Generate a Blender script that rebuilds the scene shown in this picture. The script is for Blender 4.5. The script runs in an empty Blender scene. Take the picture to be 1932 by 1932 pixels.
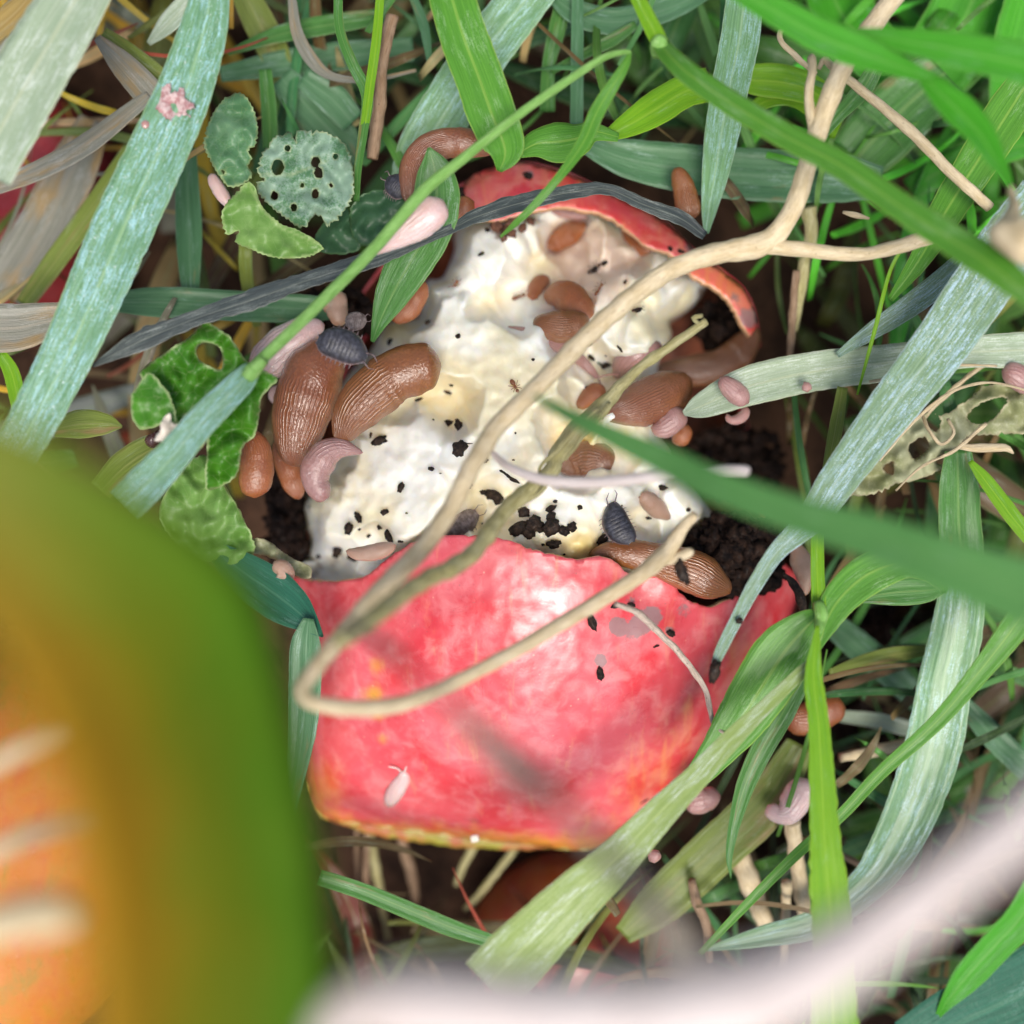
import bpy, bmesh, math, random
import numpy as np
from mathutils import Vector, Matrix, noise, geometry
from mathutils.bvhtree import BVHTree
random.seed(7); np.random.seed(7)
S = bpy.context.scene
COL = S.collection
# ------------------------------------------------------------------ camera, world, sun, exposure
DCAM = 160.0            # mm from lens to the plane in focus
GZ = 70.0               # mm from the soil to the plane in focus
K = 146.0 / 1932.0      # mm per traced unit on the plane in focus
cam = bpy.data.cameras.new('camera'); camo = bpy.data.objects.new('camera', cam); COL.objects.link(camo)
camo.location = (0, 0, (DCAM + GZ) * .001); camo.rotation_euler = (0, 0, 0)
cam.sensor_width = 36; cam.lens = 36 * DCAM / 146.0
cam.clip_start = .003; cam.clip_end = 100
cam.dof.use_dof = True; cam.dof.focus_distance = .1625; cam.dof.aperture_fstop = cam.lens / 5.6
S.camera = camo
SUN_EL, SUN_AZ = math.radians(67), math.radians(-80)      # azimuth of the sun measured from +X
w = bpy.data.worlds.new('World'); S.world = w; w.use_nodes = True
nt = w.node_tree; nt.nodes.clear()
sky = nt.nodes.new('ShaderNodeTexSky'); sky.sky_type = 'NISHITA'; sky.sun_disc = False
sky.sun_elevation = SUN_EL; sky.sun_rotation = math.pi / 2 - SUN_AZ
sky.air_density = 1.0; sky.dust_density = 3.0; sky.ozone_density = 1.0
bg = nt.nodes.new('ShaderNodeBackground'); bg.inputs[1].default_value = .118
out = nt.nodes.new('ShaderNodeOutputWorld')
hs = nt.nodes.new('ShaderNodeHueSaturation'); hs.inputs['Saturation'].default_value = .8   # thin cloud whitens the blue
nt.links.new(sky.outputs[0], hs.inputs['Color']); nt.links.new(hs.outputs[0], bg.inputs[0]); nt.links.new(bg.outputs[0], out.inputs[0])
sun = bpy.data.lights.new('sun', 'SUN'); sun.energy = 2.7; sun.angle = math.radians(30); sun.color = (1, .95, .87)
suno = bpy.data.objects.new('sun', sun); COL.objects.link(suno)
d = Vector((math.cos(SUN_EL) * math.cos(SUN_AZ), math.cos(SUN_EL) * math.sin(SUN_AZ), math.sin(SUN_EL)))
suno.rotation_euler = (-d).to_track_quat('-Z', 'Y').to_euler(); suno.location = d * .5
S.view_settings.view_transform = 'Standard'; S.view_settings.look = 'None'
S.view_settings.gamma = 1; S.view_settings.exposure = 0.46; S.view_settings.use_curve_mapping = False
S.cycles.max_bounces = 8; S.cycles.transmission_bounces = 4; S.cycles.transparent_max_bounces = 8

# ------------------------------------------------------------------ places, frames
def P(u, v, z=0.0):
    s = (DCAM - z) / DCAM
    return Vector(((u - 966) * K * s * .001, -(v - 966) * K * s * .001, (z + GZ) * .001))
def mm(wd, z=0.0): return wd * K * (DCAM - z) / DCAM * .001
def frame(ox, oy, s):
    def f(pts, z=None):
        r = []
        for p in pts:
            q = [ox + p[0] * s, oy + p[1] * s]
            if len(p) > 2: q.append(p[2] * s)
            q += list(p[3:])
            r.append(tuple(q))
        return r
    return f
D_ = frame(0, 0, 1); TL = frame(0, 0, .5); TR = frame(965, 0, .5); BR = frame(965, 965, .5)
F2 = frame(642.2, 0, .3364); F4 = frame(0, 642.2, .3364); F5 = frame(464.2, 541.6, .3364); F6 = frame(928.4, 541.6, .3364)
F7 = frame(464.2, 1005.8, .3364); F8 = frame(928.4, 1005.8, .3364); G8 = frame(642.2, 1282, .3364)
A5 = frame(696.3, 232.1, .2403); A6 = frame(1005.8, 232.1, .2403)

def catmull(pts, step=6.0):
    """smooth resampling of a list of tuples (any length) by a Catmull-Rom curve"""
    p = np.array(pts, float); n = len(p)
    e = np.vstack([2 * p[0] - p[1], p, 2 * p[-1] - p[-2]])
    o = []
    for i in range(n - 1):
        a, b, c, d4 = e[i], e[i + 1], e[i + 2], e[i + 3]
        m = max(2, int(np.hypot(*(c - b)[:2]) / step))
        for k in range(m):
            t = k / m
            o.append(.5 * ((2 * b) + (-a + c) * t + (2 * a - 5 * b + 4 * c - d4) * t * t + (-a + 3 * b - 3 * c + d4) * t ** 3))
    o.append(e[-2]); return np.array(o)
def smooth_closed(poly, step=7.0):
    p = list(poly); n = len(p); o = []
    for i in range(n):
        a, b, c, d4 = [np.array(p[(i + j) % n], float) for j in (-1, 0, 1, 2)]
        m = max(1, int(np.hypot(*(c - b)) / step))
        for k in range(m):
            t = k / m
            o.append(.5 * ((2 * b) + (-a + c) * t + (2 * a - 5 * b + 4 * c - d4) * t * t + (-a + 3 * b - 3 * c + d4) * t ** 3))
    return np.array(o)
def inside(px, py, poly):
    r = np.zeros(px.shape, bool); n = len(poly); j = n - 1
    for i in range(n):
        xi, yi = poly[i]; xj, yj = poly[j]
        if yi != yj:
            c = ((yi > py) != (yj > py)) & (px < (xj - xi) * (py - yi) / (yj - yi) + xi)
            r ^= c
        j = i
    return r
def polydist(px, py, poly, closed=True):
    dmin = np.full(px.shape, 1e9); n = len(poly)
    for i in range(n if closed else n - 1):
        a = poly[i]; b = poly[(i + 1) % n]
        ab = np.array(b, float) - np.array(a, float); L = (ab ** 2).sum() + 1e-9
        t = np.clip(((px - a[0]) * ab[0] + (py - a[1]) * ab[1]) / L, 0, 1)
        dmin = np.minimum(dmin, np.hypot(px - a[0] - t * ab[0], py - a[1] - t * ab[1]))
    return dmin

# ------------------------------------------------------------------ objects
WLOC = {}
def link(o, parent=None, loc=(0, 0, 0)):
    COL.objects.link(o); WLOC[o.name] = Vector(loc)
    if parent is not None:
        o.parent = parent; o.location = Vector(loc) - WLOC[parent.name]
    else: o.location = loc
    return o
def thing(name, label, cat, loc, group=None):
    o = bpy.data.objects.new(name, None); o.empty_display_size = .005
    link(o, None, loc); return tag(o, label, cat, group)
def tag(o, label=None, cat=None, group=None, kind=None):
    if label: o['label'] = label
    if cat: o['category'] = cat
    if group: o['group'] = group
    if kind: o['kind'] = kind
    return o
def mesh(name, verts, faces, mat, parent=None, uv=None, smooth=True, col=None, attrs=None, fmat=None):
    """one mesh object from world space vertices; its origin sits at the lowest point under its middle"""
    V = np.array([tuple(v) for v in verts], float)
    if parent is None: loc = Vector((V[:, 0].mean(), V[:, 1].mean(), V[:, 2].min()))
    else: loc = WLOC[parent.name].copy()
    me = bpy.data.meshes.new(name)
    me.from_pydata([tuple(x) for x in (V - np.array(loc))], [], [tuple(int(i) for i in f) for f in faces])
    mats = mat if isinstance(mat, (list, tuple)) else [mat]
    for m in mats: me.materials.append(m)
    if fmat is not None: me.polygons.foreach_set('material_index', fmat)
    if smooth: me.polygons.foreach_set('use_smooth', [True] * len(me.polygons))
    if uv is not None:
        l = me.uv_layers.new(name='UVMap'); uvv = np.array(uv, float)
        idx = np.empty(len(me.loops), int); me.loops.foreach_get('vertex_index', idx)
        l.data.foreach_set('uv', uvv[idx].ravel())
    if col is not None:
        a = me.color_attributes.new('Col', 'FLOAT_COLOR', 'POINT')
        c = np.ones((len(V), 4)); c[:, :3] = col; a.data.foreach_set('color', c.ravel())
    for k, arr in (attrs or {}).items():
        a = me.attributes.new(k, 'FLOAT', 'POINT'); a.data.foreach_set('value', np.array(arr, float))
    me.update()
    o = bpy.data.objects.new(name, me)
    return link(o, parent, loc)

# ------------------------------------------------------------------ materials
class NT:
    def __init__(s, name):
        s.m = bpy.data.materials.new(name); s.m.use_nodes = True; s.t = s.m.node_tree; s.t.nodes.clear()
        s.o = s.n('ShaderNodeOutputMaterial'); s.b = s.n('ShaderNodeBsdfPrincipled')
        s.t.links.new(s.b.outputs[0], s.o.inputs[0])
    def n(s, ty, **kw):
        x = s.t.nodes.new(ty)
        for k, v in kw.items(): setattr(x, k, v)
        return x
    def l(s, a, b): s.t.links.new(a, b)
    def put(s, sock, v):
        if hasattr(v, 'is_output'): s.l(v, sock)
        elif isinstance(v, (tuple, list)) and len(v) == 3 and sock.type == 'RGBA': sock.default_value = (*v, 1)
        else: sock.default_value = v
    def math(s, op, a, b=0.0, c=None, clamp=False):
        x = s.n('ShaderNodeMath', operation=op, use_clamp=clamp); s.put(x.inputs[0], a); s.put(x.inputs[1], b)
        if c is not None: s.put(x.inputs[2], c)
        return x.outputs[0]
    def mix(s, f, a, b, blend='MIX'):
        x = s.n('ShaderNodeMix', data_type='RGBA', blend_type=blend)
        s.put(x.inputs[0], f); s.put(x.inputs[6], a); s.put(x.inputs[7], b); return x.outputs[2]
    def ramp(s, f, lo, hi, a=0.0, b=1.0):
        x = s.n('ShaderNodeMapRange'); x.clamp = True; x.interpolation_type = 'SMOOTHSTEP'
        s.put(x.inputs[0], f); s.put(x.inputs[1], lo); s.put(x.inputs[2], hi); s.put(x.inputs[3], a); s.put(x.inputs[4], b)
        return x.outputs[0]
    def vec(s, kind='uv', scale=(1, 1, 1), rot=(0, 0, 0), loc=(0, 0, 0)):
        tc = s.n('ShaderNodeTexCoord'); mp = s.n('ShaderNodeMapping')
        mp.inputs['Scale'].default_value = scale; mp.inputs['Rotation'].default_value = rot; mp.inputs['Location'].default_value = loc
        s.l(tc.outputs['UV' if kind == 'uv' else 'Object'], mp.inputs[0]); return mp.outputs[0]
    def noise(s, v, scale=1, detail=3, rough=.55, dist=0.0, W=None):
        x = s.n('ShaderNodeTexNoise'); x.inputs['Scale'].default_value = scale; x.inputs['Detail'].default_value = detail
        x.inputs['Roughness'].default_value = rough; x.inputs['Distortion'].default_value = dist
        if W is not None: x.noise_dimensions = '4D'; s.put(x.inputs['W'], W)
        if v is not None: s.l(v, x.inputs['Vector'])
        return x.outputs['Fac']
    def voro(s, v, scale, feature='F1', rnd=1.0, out='Distance'):
        x = s.n('ShaderNodeTexVoronoi', feature=feature); x.inputs['Scale'].default_value = scale
        x.inputs['Randomness'].default_value = rnd; s.l(v, x.inputs['Vector']); return x.outputs[out]
    def bump(s, h, strength, dist, normal=None):
        x = s.n('ShaderNodeBump'); x.inputs['Strength'].default_value = strength; x.inputs['Distance'].default_value = dist
        s.l(h, x.inputs['Height'])
        if normal is not None: s.l(normal, x.inputs['Normal'])
        return x.outputs[0]
    def attr(s, name, out='Fac'):
        x = s.n('ShaderNodeAttribute'); x.attribute_name = name; return x.outputs[out]
    def rnd(s): return s.n('ShaderNodeObjectInfo').outputs['Random']
    def set(s, **kw):
        names = dict(base='Base Color', rough='Roughness', normal='Normal', sss='Subsurface Weight', coat='Coat Weight',
                     coatr='Coat Roughness', coatn='Coat Normal', spec='Specular IOR Level', metal='Metallic', sheen='Sheen Weight')
        for k, v in kw.items(): s.put(s.b.inputs[names[k]], v)
    def translucent(s, colr, amt, normal=None):
        tr = s.n('ShaderNodeBsdfTranslucent'); s.put(tr.inputs[0], colr)
        if normal is not None: s.l(normal, tr.inputs['Normal'])
        mx = s.n('ShaderNodeMixShader'); s.put(mx.inputs[0], amt)
        s.l(s.b.outputs[0], mx.inputs[1]); s.l(tr.outputs[0], mx.inputs[2]); s.l(mx.outputs[0], s.o.inputs[0])

def blade_mat(name, c1, c2, wax=(.55, .75, .78), wax_sheen_amt=.0, rough=.38, trans=.28, edge=(.45, .6, .3), speck=.3, use_attr=False, brown=0.0):
    """grass: UV x runs across the blade (0..1), UV y along it in millimetres"""
    g = NT(name); r = g.rnd(); W = g.math('MULTIPLY', r, 37.0)
    sx = g.n('ShaderNodeSeparateXYZ'); g.l(g.vec('uv'), sx.inputs[0])
    vein = g.noise(g.vec('uv', (38, .05, 1)), 1, 2, .6, W=W)
    vein2 = g.noise(g.vec('uv', (90, .3, 1)), 1, 1, .5, W=W)
    blot = g.noise(g.vec('uv', (3.0, .16, 1)), 1, 4, .6, .3, W=W)
    fine = g.noise(g.vec('uv', (16, 2.2, 1)), 1, 3, .7, W=W)
    base = g.mix(g.ramp(vein, .3, .7), c1, c2)
    if use_attr: base = g.mix(.45, g.attr('Col', 'Color'), g.mix(g.ramp(vein, .25, .75), g.attr('Col', 'Color'), g.mix(1.0, g.attr('Col', 'Color'), (1.9, 1.8, 1.7), 'MULTIPLY')))
    base = g.mix(g.ramp(blot, .35, .75, 0, .45), base, g.mix(.5, base, (.6, .75, .35), 'MULTIPLY'))
    if brown > 0:
        base = g.mix(g.ramp(g.noise(g.vec('uv', (2, .09, 1)), 1, 3, .6, W=g.math('ADD', W, 5.0)), .62 - .3 * brown, .8 - .2 * brown), base, (.30, .20, .08))
    # midrib and pale margins
    u = g.math('ABSOLUTE', g.math('SUBTRACT', sx.outputs[0], .5))
    mid = g.ramp(u, .012, .045, 1, 0)
    base = g.mix(g.math('MULTIPLY', mid, .35), base, edge)
    marg = g.ramp(u, .462, .495)
    base = g.mix(g.math('MULTIPLY', marg, .55), base, edge)
    ro = g.math('ADD', g.math('MULTIPLY', fine, .25), rough - .12)
    # waxy slime film in lengthwise streaks; pale flecks also paint in sheen and glints
    if wax_sheen_amt > 0:
        st = g.noise(g.vec('uv', (26, .35, 1)), 1, 4, .75, .4, W=W)
        fl = g.noise(g.vec('uv', (34, 5.0, 1)), 1, 2, .8, .8, W=W)
        patch = g.ramp(blot, .55 - .22 * wax_sheen_amt, .70 - .12 * wax_sheen_amt)
        msk = g.math('MULTIPLY', patch, g.ramp(g.math('ADD', st, g.math('MULTIPLY', fl, .5)), .70, .90))
        film = g.math('MULTIPLY', msk, min(1, .5 + .35 * wax_sheen_amt))
        base = g.mix(film, base, wax)
        glint_fleck = g.math('MULTIPLY', g.math('MULTIPLY', patch, wax_sheen_amt), g.ramp(g.noise(g.vec('uv', (44, 3.2, 1)), 1, 2, .7, 1.2, W=W), .60, .68))
        base = g.mix(g.math('MULTIPLY', glint_fleck, .8 if wax_sheen_amt > .9 else .45), base, (.86, .92, .94))  # near-white glints painted into the colour
        ro = g.mix(g.math('MAXIMUM', film, glint_fleck), ro, (.16, .16, .16))
    sp = g.ramp(g.voro(g.vec('uv', (7, .75, 1)), 1), .05, .10, 1, 0)
    spm = g.math('MULTIPLY', sp, g.ramp(g.noise(g.vec('uv', (3, .3, 1)), 1, 1, .5, W=W), .52, .6, 0, speck))
    base = g.mix(spm, base, (.05, .03, .015))
    h = g.math('ADD', g.math('MULTIPLY', vein, 1.0), g.math('ADD', g.math('MULTIPLY', vein2, .6), g.math('MULTIPLY', fine, .7)))
    nb = g.bump(h, .6, .00022)
    g.set(base=base, rough=ro, normal=nb, spec=.28 + .25 * wax_sheen_amt, coat=.08 + .3 * wax_sheen_amt, coatr=.16)
    if trans > 0: g.translucent(g.mix(1.0, base, (1.15, 1.25, .5), 'MULTIPLY'), trans, nb)
    return g.m
def stem_mat(name, c1, c2, dark=(.10, .06, .03), rough=.6, speck=.5, scale=1.0):
    g = NT(name); W = g.math('MULTIPLY', g.rnd(), 37.0)
    f = g.noise(g.vec('uv', (7 * scale, .35, 1)), 1, 4, .65, .5, W=W)
    f2 = g.noise(g.vec('uv', (22, 1.6, 1)), 1, 3, .7, W=W)
    b = g.mix(g.ramp(f, .3, .7), c1, c2)
    cr = g.ramp(f2, .60, .74)
    b = g.mix(g.math('MULTIPLY', cr, .45 * speck + .1), b, dark)
    sp = g.ramp(g.voro(g.vec('uv', (5, .7, 1)), 1), .06, .12, 1, 0)
    b = g.mix(g.math('MULTIPLY', sp, speck), b, dark)
    fib = g.noise(g.vec('uv', (34, .5, 1)), 1, 3, .7, W=W)
    b = g.mix(g.ramp(fib, .46, .62, 0, .7 * speck + .12), b, g.mix(.55, b, dark))
    blo = g.noise(g.vec('uv', (1.5, .22, 1)), 1, 4, .7, W=W)
    b = g.mix(g.ramp(blo, .52, .75, 0, .5 * speck), b, g.mix(.6, b, dark))
    h = g.math('ADD', f, g.math('ADD', g.math('MULTIPLY', f2, .8), g.math('MULTIPLY', fib, 1.8)))
    g.set(base=b, rough=rough, normal=g.bump(h, .8, .00022), spec=.4)
    return g.m
def slug_mat(name, c1, c2, groove, rib=1.0, mantle=(.62, 1.0), sss=.3, rough=.3, coat=.85, nu=24, nv=12, film=0.0):
    """slug skin: UV x goes round the body, UV y from the tail (0) to the head (1); ribs stop at the mantle"""
    g = NT(name); W = g.math('MULTIPLY', g.rnd(), 23.0)
    sx = g.n('ShaderNodeSeparateXYZ'); g.l(g.vec('uv'), sx.inputs[0])
    big = g.noise(g.vec('uv', (4, 3, 1)), 1, 3, .6, W=W)
    wob = g.noise(g.vec('uv', (nu * .6, nv, 1)), 1, 1, .5, W=W)
    ph = g.math('ADD', g.math('MULTIPLY', sx.outputs[0], nu * 2 * 6.2832), g.math('MULTIPLY', wob, 5.5))
    rid = g.math('ADD', g.math('MULTIPLY', g.math('SINE', ph), .5), .5)
    crs = g.noise(g.vec('uv', (nu * 1.6, nv * 3.0, 1)), 1, 2, .5, .4, W=W)
    rid = g.math('MULTIPLY', g.ramp(rid, -.1, .6), g.ramp(crs, .24, .5))
    m = g.math('MULTIPLY', g.ramp(g.math('ADD', sx.outputs[1], g.math('MULTIPLY', g.math('SUBTRACT', big, .5), .16)), mantle[0] - .05, mantle[0] + .05), g.ramp(sx.outputs[1], mantle[1] - .01, mantle[1] + .01, 1, 0))
    fine = g.noise(g.vec('uv', (60, 50, 1)), 1, 2, .6, W=W)
    gran = g.voro(g.vec('uv', (nu * 2.2, nv * 3.4, 1)), 1)
    h = g.mix(m, rid, g.mix(.6, (.6, .6, .6), g.math('ADD', fine, g.math('MULTIPLY', gran, .6))))
    g2 = g.math('MULTIPLY', g.math('SUBTRACT', 1.0, rid), g.math('MULTIPLY', g.math('SUBTRACT', 1.0, m), .42 * rib))
    g2 = g.math('ADD', g2, g.math('MULTIPLY', g.math('MULTIPLY', m, g.ramp(gran, .25, .6, 0, .28)), 1.0))
    b = g.mix(g.ramp(big, .3, .72), c1, c2)
    back = g.ramp(g.math('ABSOLUTE', g.math('SUBTRACT', sx.outputs[0], .5)), .03, .30, .5, 0)
    b = g.mix(back, b, g.mix(.6, c1, groove)); b = g.mix(g.ramp(sx.outputs[1], 0, .3, .3, 0), b, groove)
    b = g.mix(g2, b, groove)
    b = g.mix(g.ramp(fine, .6, .75, 0, .25), b, groove)
    nb = g.bump(h, .38 * rib + .12, .00024)
    g.set(base=b, rough=g.math('ADD', g.math('MULTIPLY', fine, .3), rough - .1), normal=nb, sss=sss, coat=coat, coatr=.09, coatn=g.bump(g.math('ADD', g.math('MULTIPLY', fine, 1.3), g.math('MULTIPLY', h, .7)), .6, .0002), spec=.5)
    g.b.inputs['Subsurface Radius'].default_value = (1.0, .4, .25); g.b.inputs['Subsurface Scale'].default_value = .0008
    return g.m
def dark_mat(name, c1, c2, rough=.4, scale=900, strength=.8, spec=.5):
    g = NT(name); v = g.vec('obj')
    n = g.noise(v, scale, 4, .65); n2 = g.noise(v, scale * 3.5, 2, .6)
    g.set(base=g.mix(g.ramp(n, .35, .7), c1, c2), rough=g.math('ADD', rough - .1, g.math('MULTIPLY', n2, .3)), normal=g.bump(g.math('ADD', n, n2), strength, .0003), spec=spec, coat=spec * .3, coatr=.2)
    return g.m

M = {}
M['glaucous'] = blade_mat('glaucous_blade', (.11, .25, .10), (.18, .36, .15), (.42, .66, .70), .85, .34, .18, (.45, .62, .38), .12)
M['sheen_streaked'] = blade_mat('sheen_streaked_blue_green_blade', (.11, .26, .12), (.18, .36, .18), (.40, .68, .74), 1.15, .3, .15, (.42, .62, .30), .1)  # strong wax colour paints in a cyan-white sheen
M['pale'] = blade_mat('pale_grey_blade', (.30, .40, .26), (.40, .48, .34), (.72, .78, .72), .8, .36, .2, (.6, .62, .4), .1)
M['silver'] = blade_mat('silvery_sheen_slimed_blade', (.13, .23, .12), (.22, .33, .17), (.48, .66, .80), 1.05, .3, .15, (.5, .62, .55), .1)  # bluish wax colour paints wet highlights over the slime
M['fresh'] = blade_mat('fresh_green_blade', (.08, .27, .025), (.13, .36, .04), (.45, .65, .35), .25, .32, .32, (.42, .6, .12), .45)
M['green'] = blade_mat('mid_green_blade', (.055, .19, .03), (.09, .27, .05), (.4, .55, .42), .3, .36, .28, (.3, .45, .15), .6, brown=.12)
M['vivid'] = blade_mat('vivid_green_blade', (.06, .36, .015), (.10, .46, .03), (.35, .62, .35), .05, .42, .4, (.3, .6, .15), .05)
M['lime'] = blade_mat('lime_green_blade', (.15, .40, .012), (.27, .50, .02), (.45, .7, .4), .12, .34, .35, (.45, .65, .08), .25)
M['teal'] = blade_mat('teal_green_blade', (.06, .17, .07), (.10, .24, .11), (.30, .46, .38), .35, .42, .2, (.2, .34, .2), .5, brown=.1)
M['deep'] = blade_mat('deep_teal_blade', (.02, .10, .06), (.03, .15, .09), (.2, .35, .3), .15, .4, .12, (.1, .25, .15), .2)
M['olive'] = blade_mat('olive_blade', (.14, .19, .03), (.22, .28, .05), (.4, .45, .3), .2, .45, .25, (.35, .35, .12), .3, brown=.3)
M['greyblade'] = blade_mat('greyish_withered_blade', (.17, .17, .13), (.27, .26, .22), (.45, .45, .45), .4, .5, .15, (.35, .3, .22), .3, brown=.5)
M['dry'] = blade_mat('dry_tan_blade', (.34, .22, .06), (.50, .36, .13), (.65, .6, .5), .25, .5, .25, (.55, .45, .25), .4)
M['slate'] = blade_mat('rotten_slate_blade', (.018, .025, .026), (.06, .08, .08), (.38, .42, .38), .5, .4, .05, (.28, .3, .24), .4)
M['blurgreen'] = blade_mat('soft_green_blade', (.09, .27, .07), (.13, .34, .09), (.3, .5, .3), .1, .5, .3, (.2, .4, .12), 0)
M['biglea'] = blade_mat('broad_dark_leaf', (.15, .31, .008), (.19, .35, .010), (.2, .3, .1), 0.0, .9, .5, (.2, .3, .04), 0)
M['slimed'] = blade_mat('yellowish_slimed_blade', (.24, .34, .08), (.32, .42, .13), (.78, .84, .86), .55, .3, .25, (.5, .6, .25), .15)
M['grass_mass'] = blade_mat('undergrowth_blades', (.08, .2, .05), (.1, .2, .05), (.35, .45, .35), .2, .45, .22, (.25, .35, .12), .4, use_attr=True)
M['straw'] = stem_mat('straw_stem', (.60, .47, .27), (.74, .62, .42), (.22, .13, .06), .55, .5)
M['straw2'] = stem_mat('greenish_straw_stem', (.36, .32, .12), (.52, .48, .26), (.12, .09, .03), .55, .6)
M['white_stem'] = stem_mat('bleached_stem', (.68, .58, .54), (.74, .66, .63), (.5, .38, .3), .75, .1)
M['pale_root'] = stem_mat('pale_root', (.55, .43, .34), (.68, .57, .47), (.05, .03, .03), .55, 1.0)
M['brown_stem'] = stem_mat('brown_dead_stem', (.25, .15, .08), (.38, .26, .17), (.06, .03, .02), .6, .6)
M['smudge_stem'] = stem_mat('dark_dead_stem', (.16, .13, .11), (.34, .30, .24), (.05, .04, .05), .6, .4, .3)
M['green_stem'] = stem_mat('fresh_green_stem', (.15, .34, .06), (.24, .45, .12), (.10, .25, .04), .32, .1)
M['slug_orange'] = slug_mat('orange_brown_slug_skin', (.26, .078, .026), (.36, .14, .06), (.10, .03, .012), 1.0)
M['slug_tan'] = slug_mat('tan_brown_slug_skin', (.27, .085, .016), (.34, .13, .032), (.10, .03, .01), 1.0, nu=20, nv=11)
M['slug_smooth'] = slug_mat('smooth_orange_slug_skin', (.34, .095, .022), (.42, .15, .045), (.15, .04, .012), .5, (.45, 1), sss=.35, nu=16, nv=12)
M['slug_mauve'] = slug_mat('mauve_slug_skin', (.40, .22, .20), (.52, .32, .29), (.22, .09, .08), .5, (.55, 1), sss=.6, nu=10)
M['slug_pale'] = slug_mat('pale_slug_skin', (.68, .50, .48), (.76, .62, .60), (.48, .28, .26), .6, (.7, 1), sss=.6, rough=.2, nu=12, nv=12)
M['slug_dark'] = slug_mat('dark_brown_slug_skin', (.22, .075, .022), (.30, .12, .045), (.05, .018, .008), .9, (.85, 1), nu=18, nv=8)
M['slug_beige'] = slug_mat('beige_slug_skin', (.40, .25, .17), (.50, .34, .26), (.28, .14, .08), .5, (.6, 1), sss=.5)
M['louse'] = dark_mat('woodlouse_shell', (.022, .021, .027), (.065, .065, .085), .33, 1500, .35)
M['louse_pale'] = dark_mat('woodlouse_edge', (.12, .085, .09), (.26, .19, .19), .4, 1500, .3)
M['louse_brown'] = dark_mat('brown_woodlouse_shell', (.11, .08, .07), (.26, .21, .2), .35, 1500, .4)
M['frass'] = dark_mat('frass', (.008, .005, .004), (.055, .032, .02), .6, 1600, 1.0, .25)
M['frass_brown'] = dark_mat('brown_debris', (.09, .03, .015), (.2, .08, .04), .5, 1500, 1.0)
M['soil'] = dark_mat('black_soil', (.006, .004, .004), (.034, .018, .012), .8, 700, 1.0, .12)
M['ant'] = dark_mat('ant_shell', (.16, .05, .015), (.26, .09, .03), .3, 1500, .2)
M['ant_dark'] = dark_mat('dark_ant_shell', (.05, .02, .01), (.09, .04, .02), .3, 1500, .2)
M['berry'] = dark_mat('dark_snail_shell', (.05, .02, .02), (.10, .045, .04), .22, 700, .2)
M['paper'] = dark_mat('bleached_leaf_scrap', (.72, .62, .5), (.85, .78, .68), .7, 700, .5)

def broad_leaf_mat():
    g = NT('orange_to_green_broad_leaf'); sx = g.n('ShaderNodeSeparateXYZ'); g.l(g.vec('uv'), sx.inputs[0])
    n = g.noise(g.vec('uv', (2.5, .12, 1)), 1, 3, .6); v = g.noise(g.vec('uv', (26, .1, 1)), 1, 2, .6)
    f = g.math('ADD', sx.outputs[0], g.math('MULTIPLY', g.math('SUBTRACT', n, .5), .5))
    b = g.mix(g.ramp(f, .05, .55), (.52, .27, .015), (.22, .27, .012)); b = g.mix(g.ramp(f, .5, .85), b, (.11, .27, .012)); b = g.mix(g.ramp(sx.outputs[1], 6, 24, .75, 0), b, (.20, .19, .025))  # orange at one edge through olive to green, olive brown at the start
    b = g.mix(g.ramp(v, .45, .7, 0, .3), b, (.3, .4, .05))
    g.set(base=b, rough=.6, spec=.2, normal=g.bump(v, .3, .0003)); g.translucent(g.mix(1.0, b, (1.1, 1.15, .6), 'MULTIPLY'), .4)
    return g.m
M['biglea'] = broad_leaf_mat()
g = NT('pinkish_scab'); n_ = g.noise(g.vec('obj'), 1500, 4, .7)
g.set(base=g.mix(g.ramp(n_, .4, .6), (.36, .17, .17), (.58, .44, .42)), rough=.4, normal=g.bump(n_, .8, .0004)); M['scab'] = g.m
def leaf_mat(name, c1, c2, wax, wa, edge):
    g = NT(name); v = g.vec('uv', (1, 1, 1)); W = g.math('MULTIPLY', g.rnd(), 9.0)
    n = g.noise(v, .5, 3, .5, W=W); n2 = g.noise(v, 7, 2, .6, W=W)
    cells = g.voro(v, 1.5, 'DISTANCE_TO_EDGE')
    b = g.mix(g.ramp(n, .35, .65), c1, c2)
    b = g.mix(g.ramp(cells, 0, .035, .22, 0), b, edge)
    b = g.mix(g.math('MULTIPLY', g.ramp(g.math('ADD', n, g.math('MULTIPLY', n2, .6)), .78 - .2 * wa, .95 - .15 * wa), wa), b, wax)
    rb = g.attr('rib'); b = g.mix(g.math('MULTIPLY', rb, .7), b, edge)
    ed = g.attr('rim'); b = g.mix(g.math('MULTIPLY', ed, .85), b, edge)
    nb = g.bump(g.math('ADD', n2, g.math('ADD', g.math('MULTIPLY', g.ramp(cells, 0, .04), .35), rb)), .22, .00012)
    g.set(base=b, rough=g.math('ADD', .32, g.math('MULTIPLY', n2, .25)), normal=nb, coat=.12, coatr=.2, spec=.4)
    g.translucent(g.mix(1.0, b, (1.1, 1.25, .4), 'MULTIPLY'), .28, nb)
    return g.m
M['leaf_green'] = leaf_mat('holed_green_leaf', (.045, .19, .008), (.075, .26, .014), (.3, .5, .25), .0, (.5, .6, .28))
M['leaf_grey'] = leaf_mat('bitten_grey_green_leaf', (.09, .22, .10), (.15, .30, .16), (.42, .55, .48), .5, (.36, .44, .24))
M['leaf_dull'] = leaf_mat('dull_green_leaf', (.09, .22, .10), (.13, .30, .13), (.35, .5, .4), .2, (.35, .45, .2))
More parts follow.
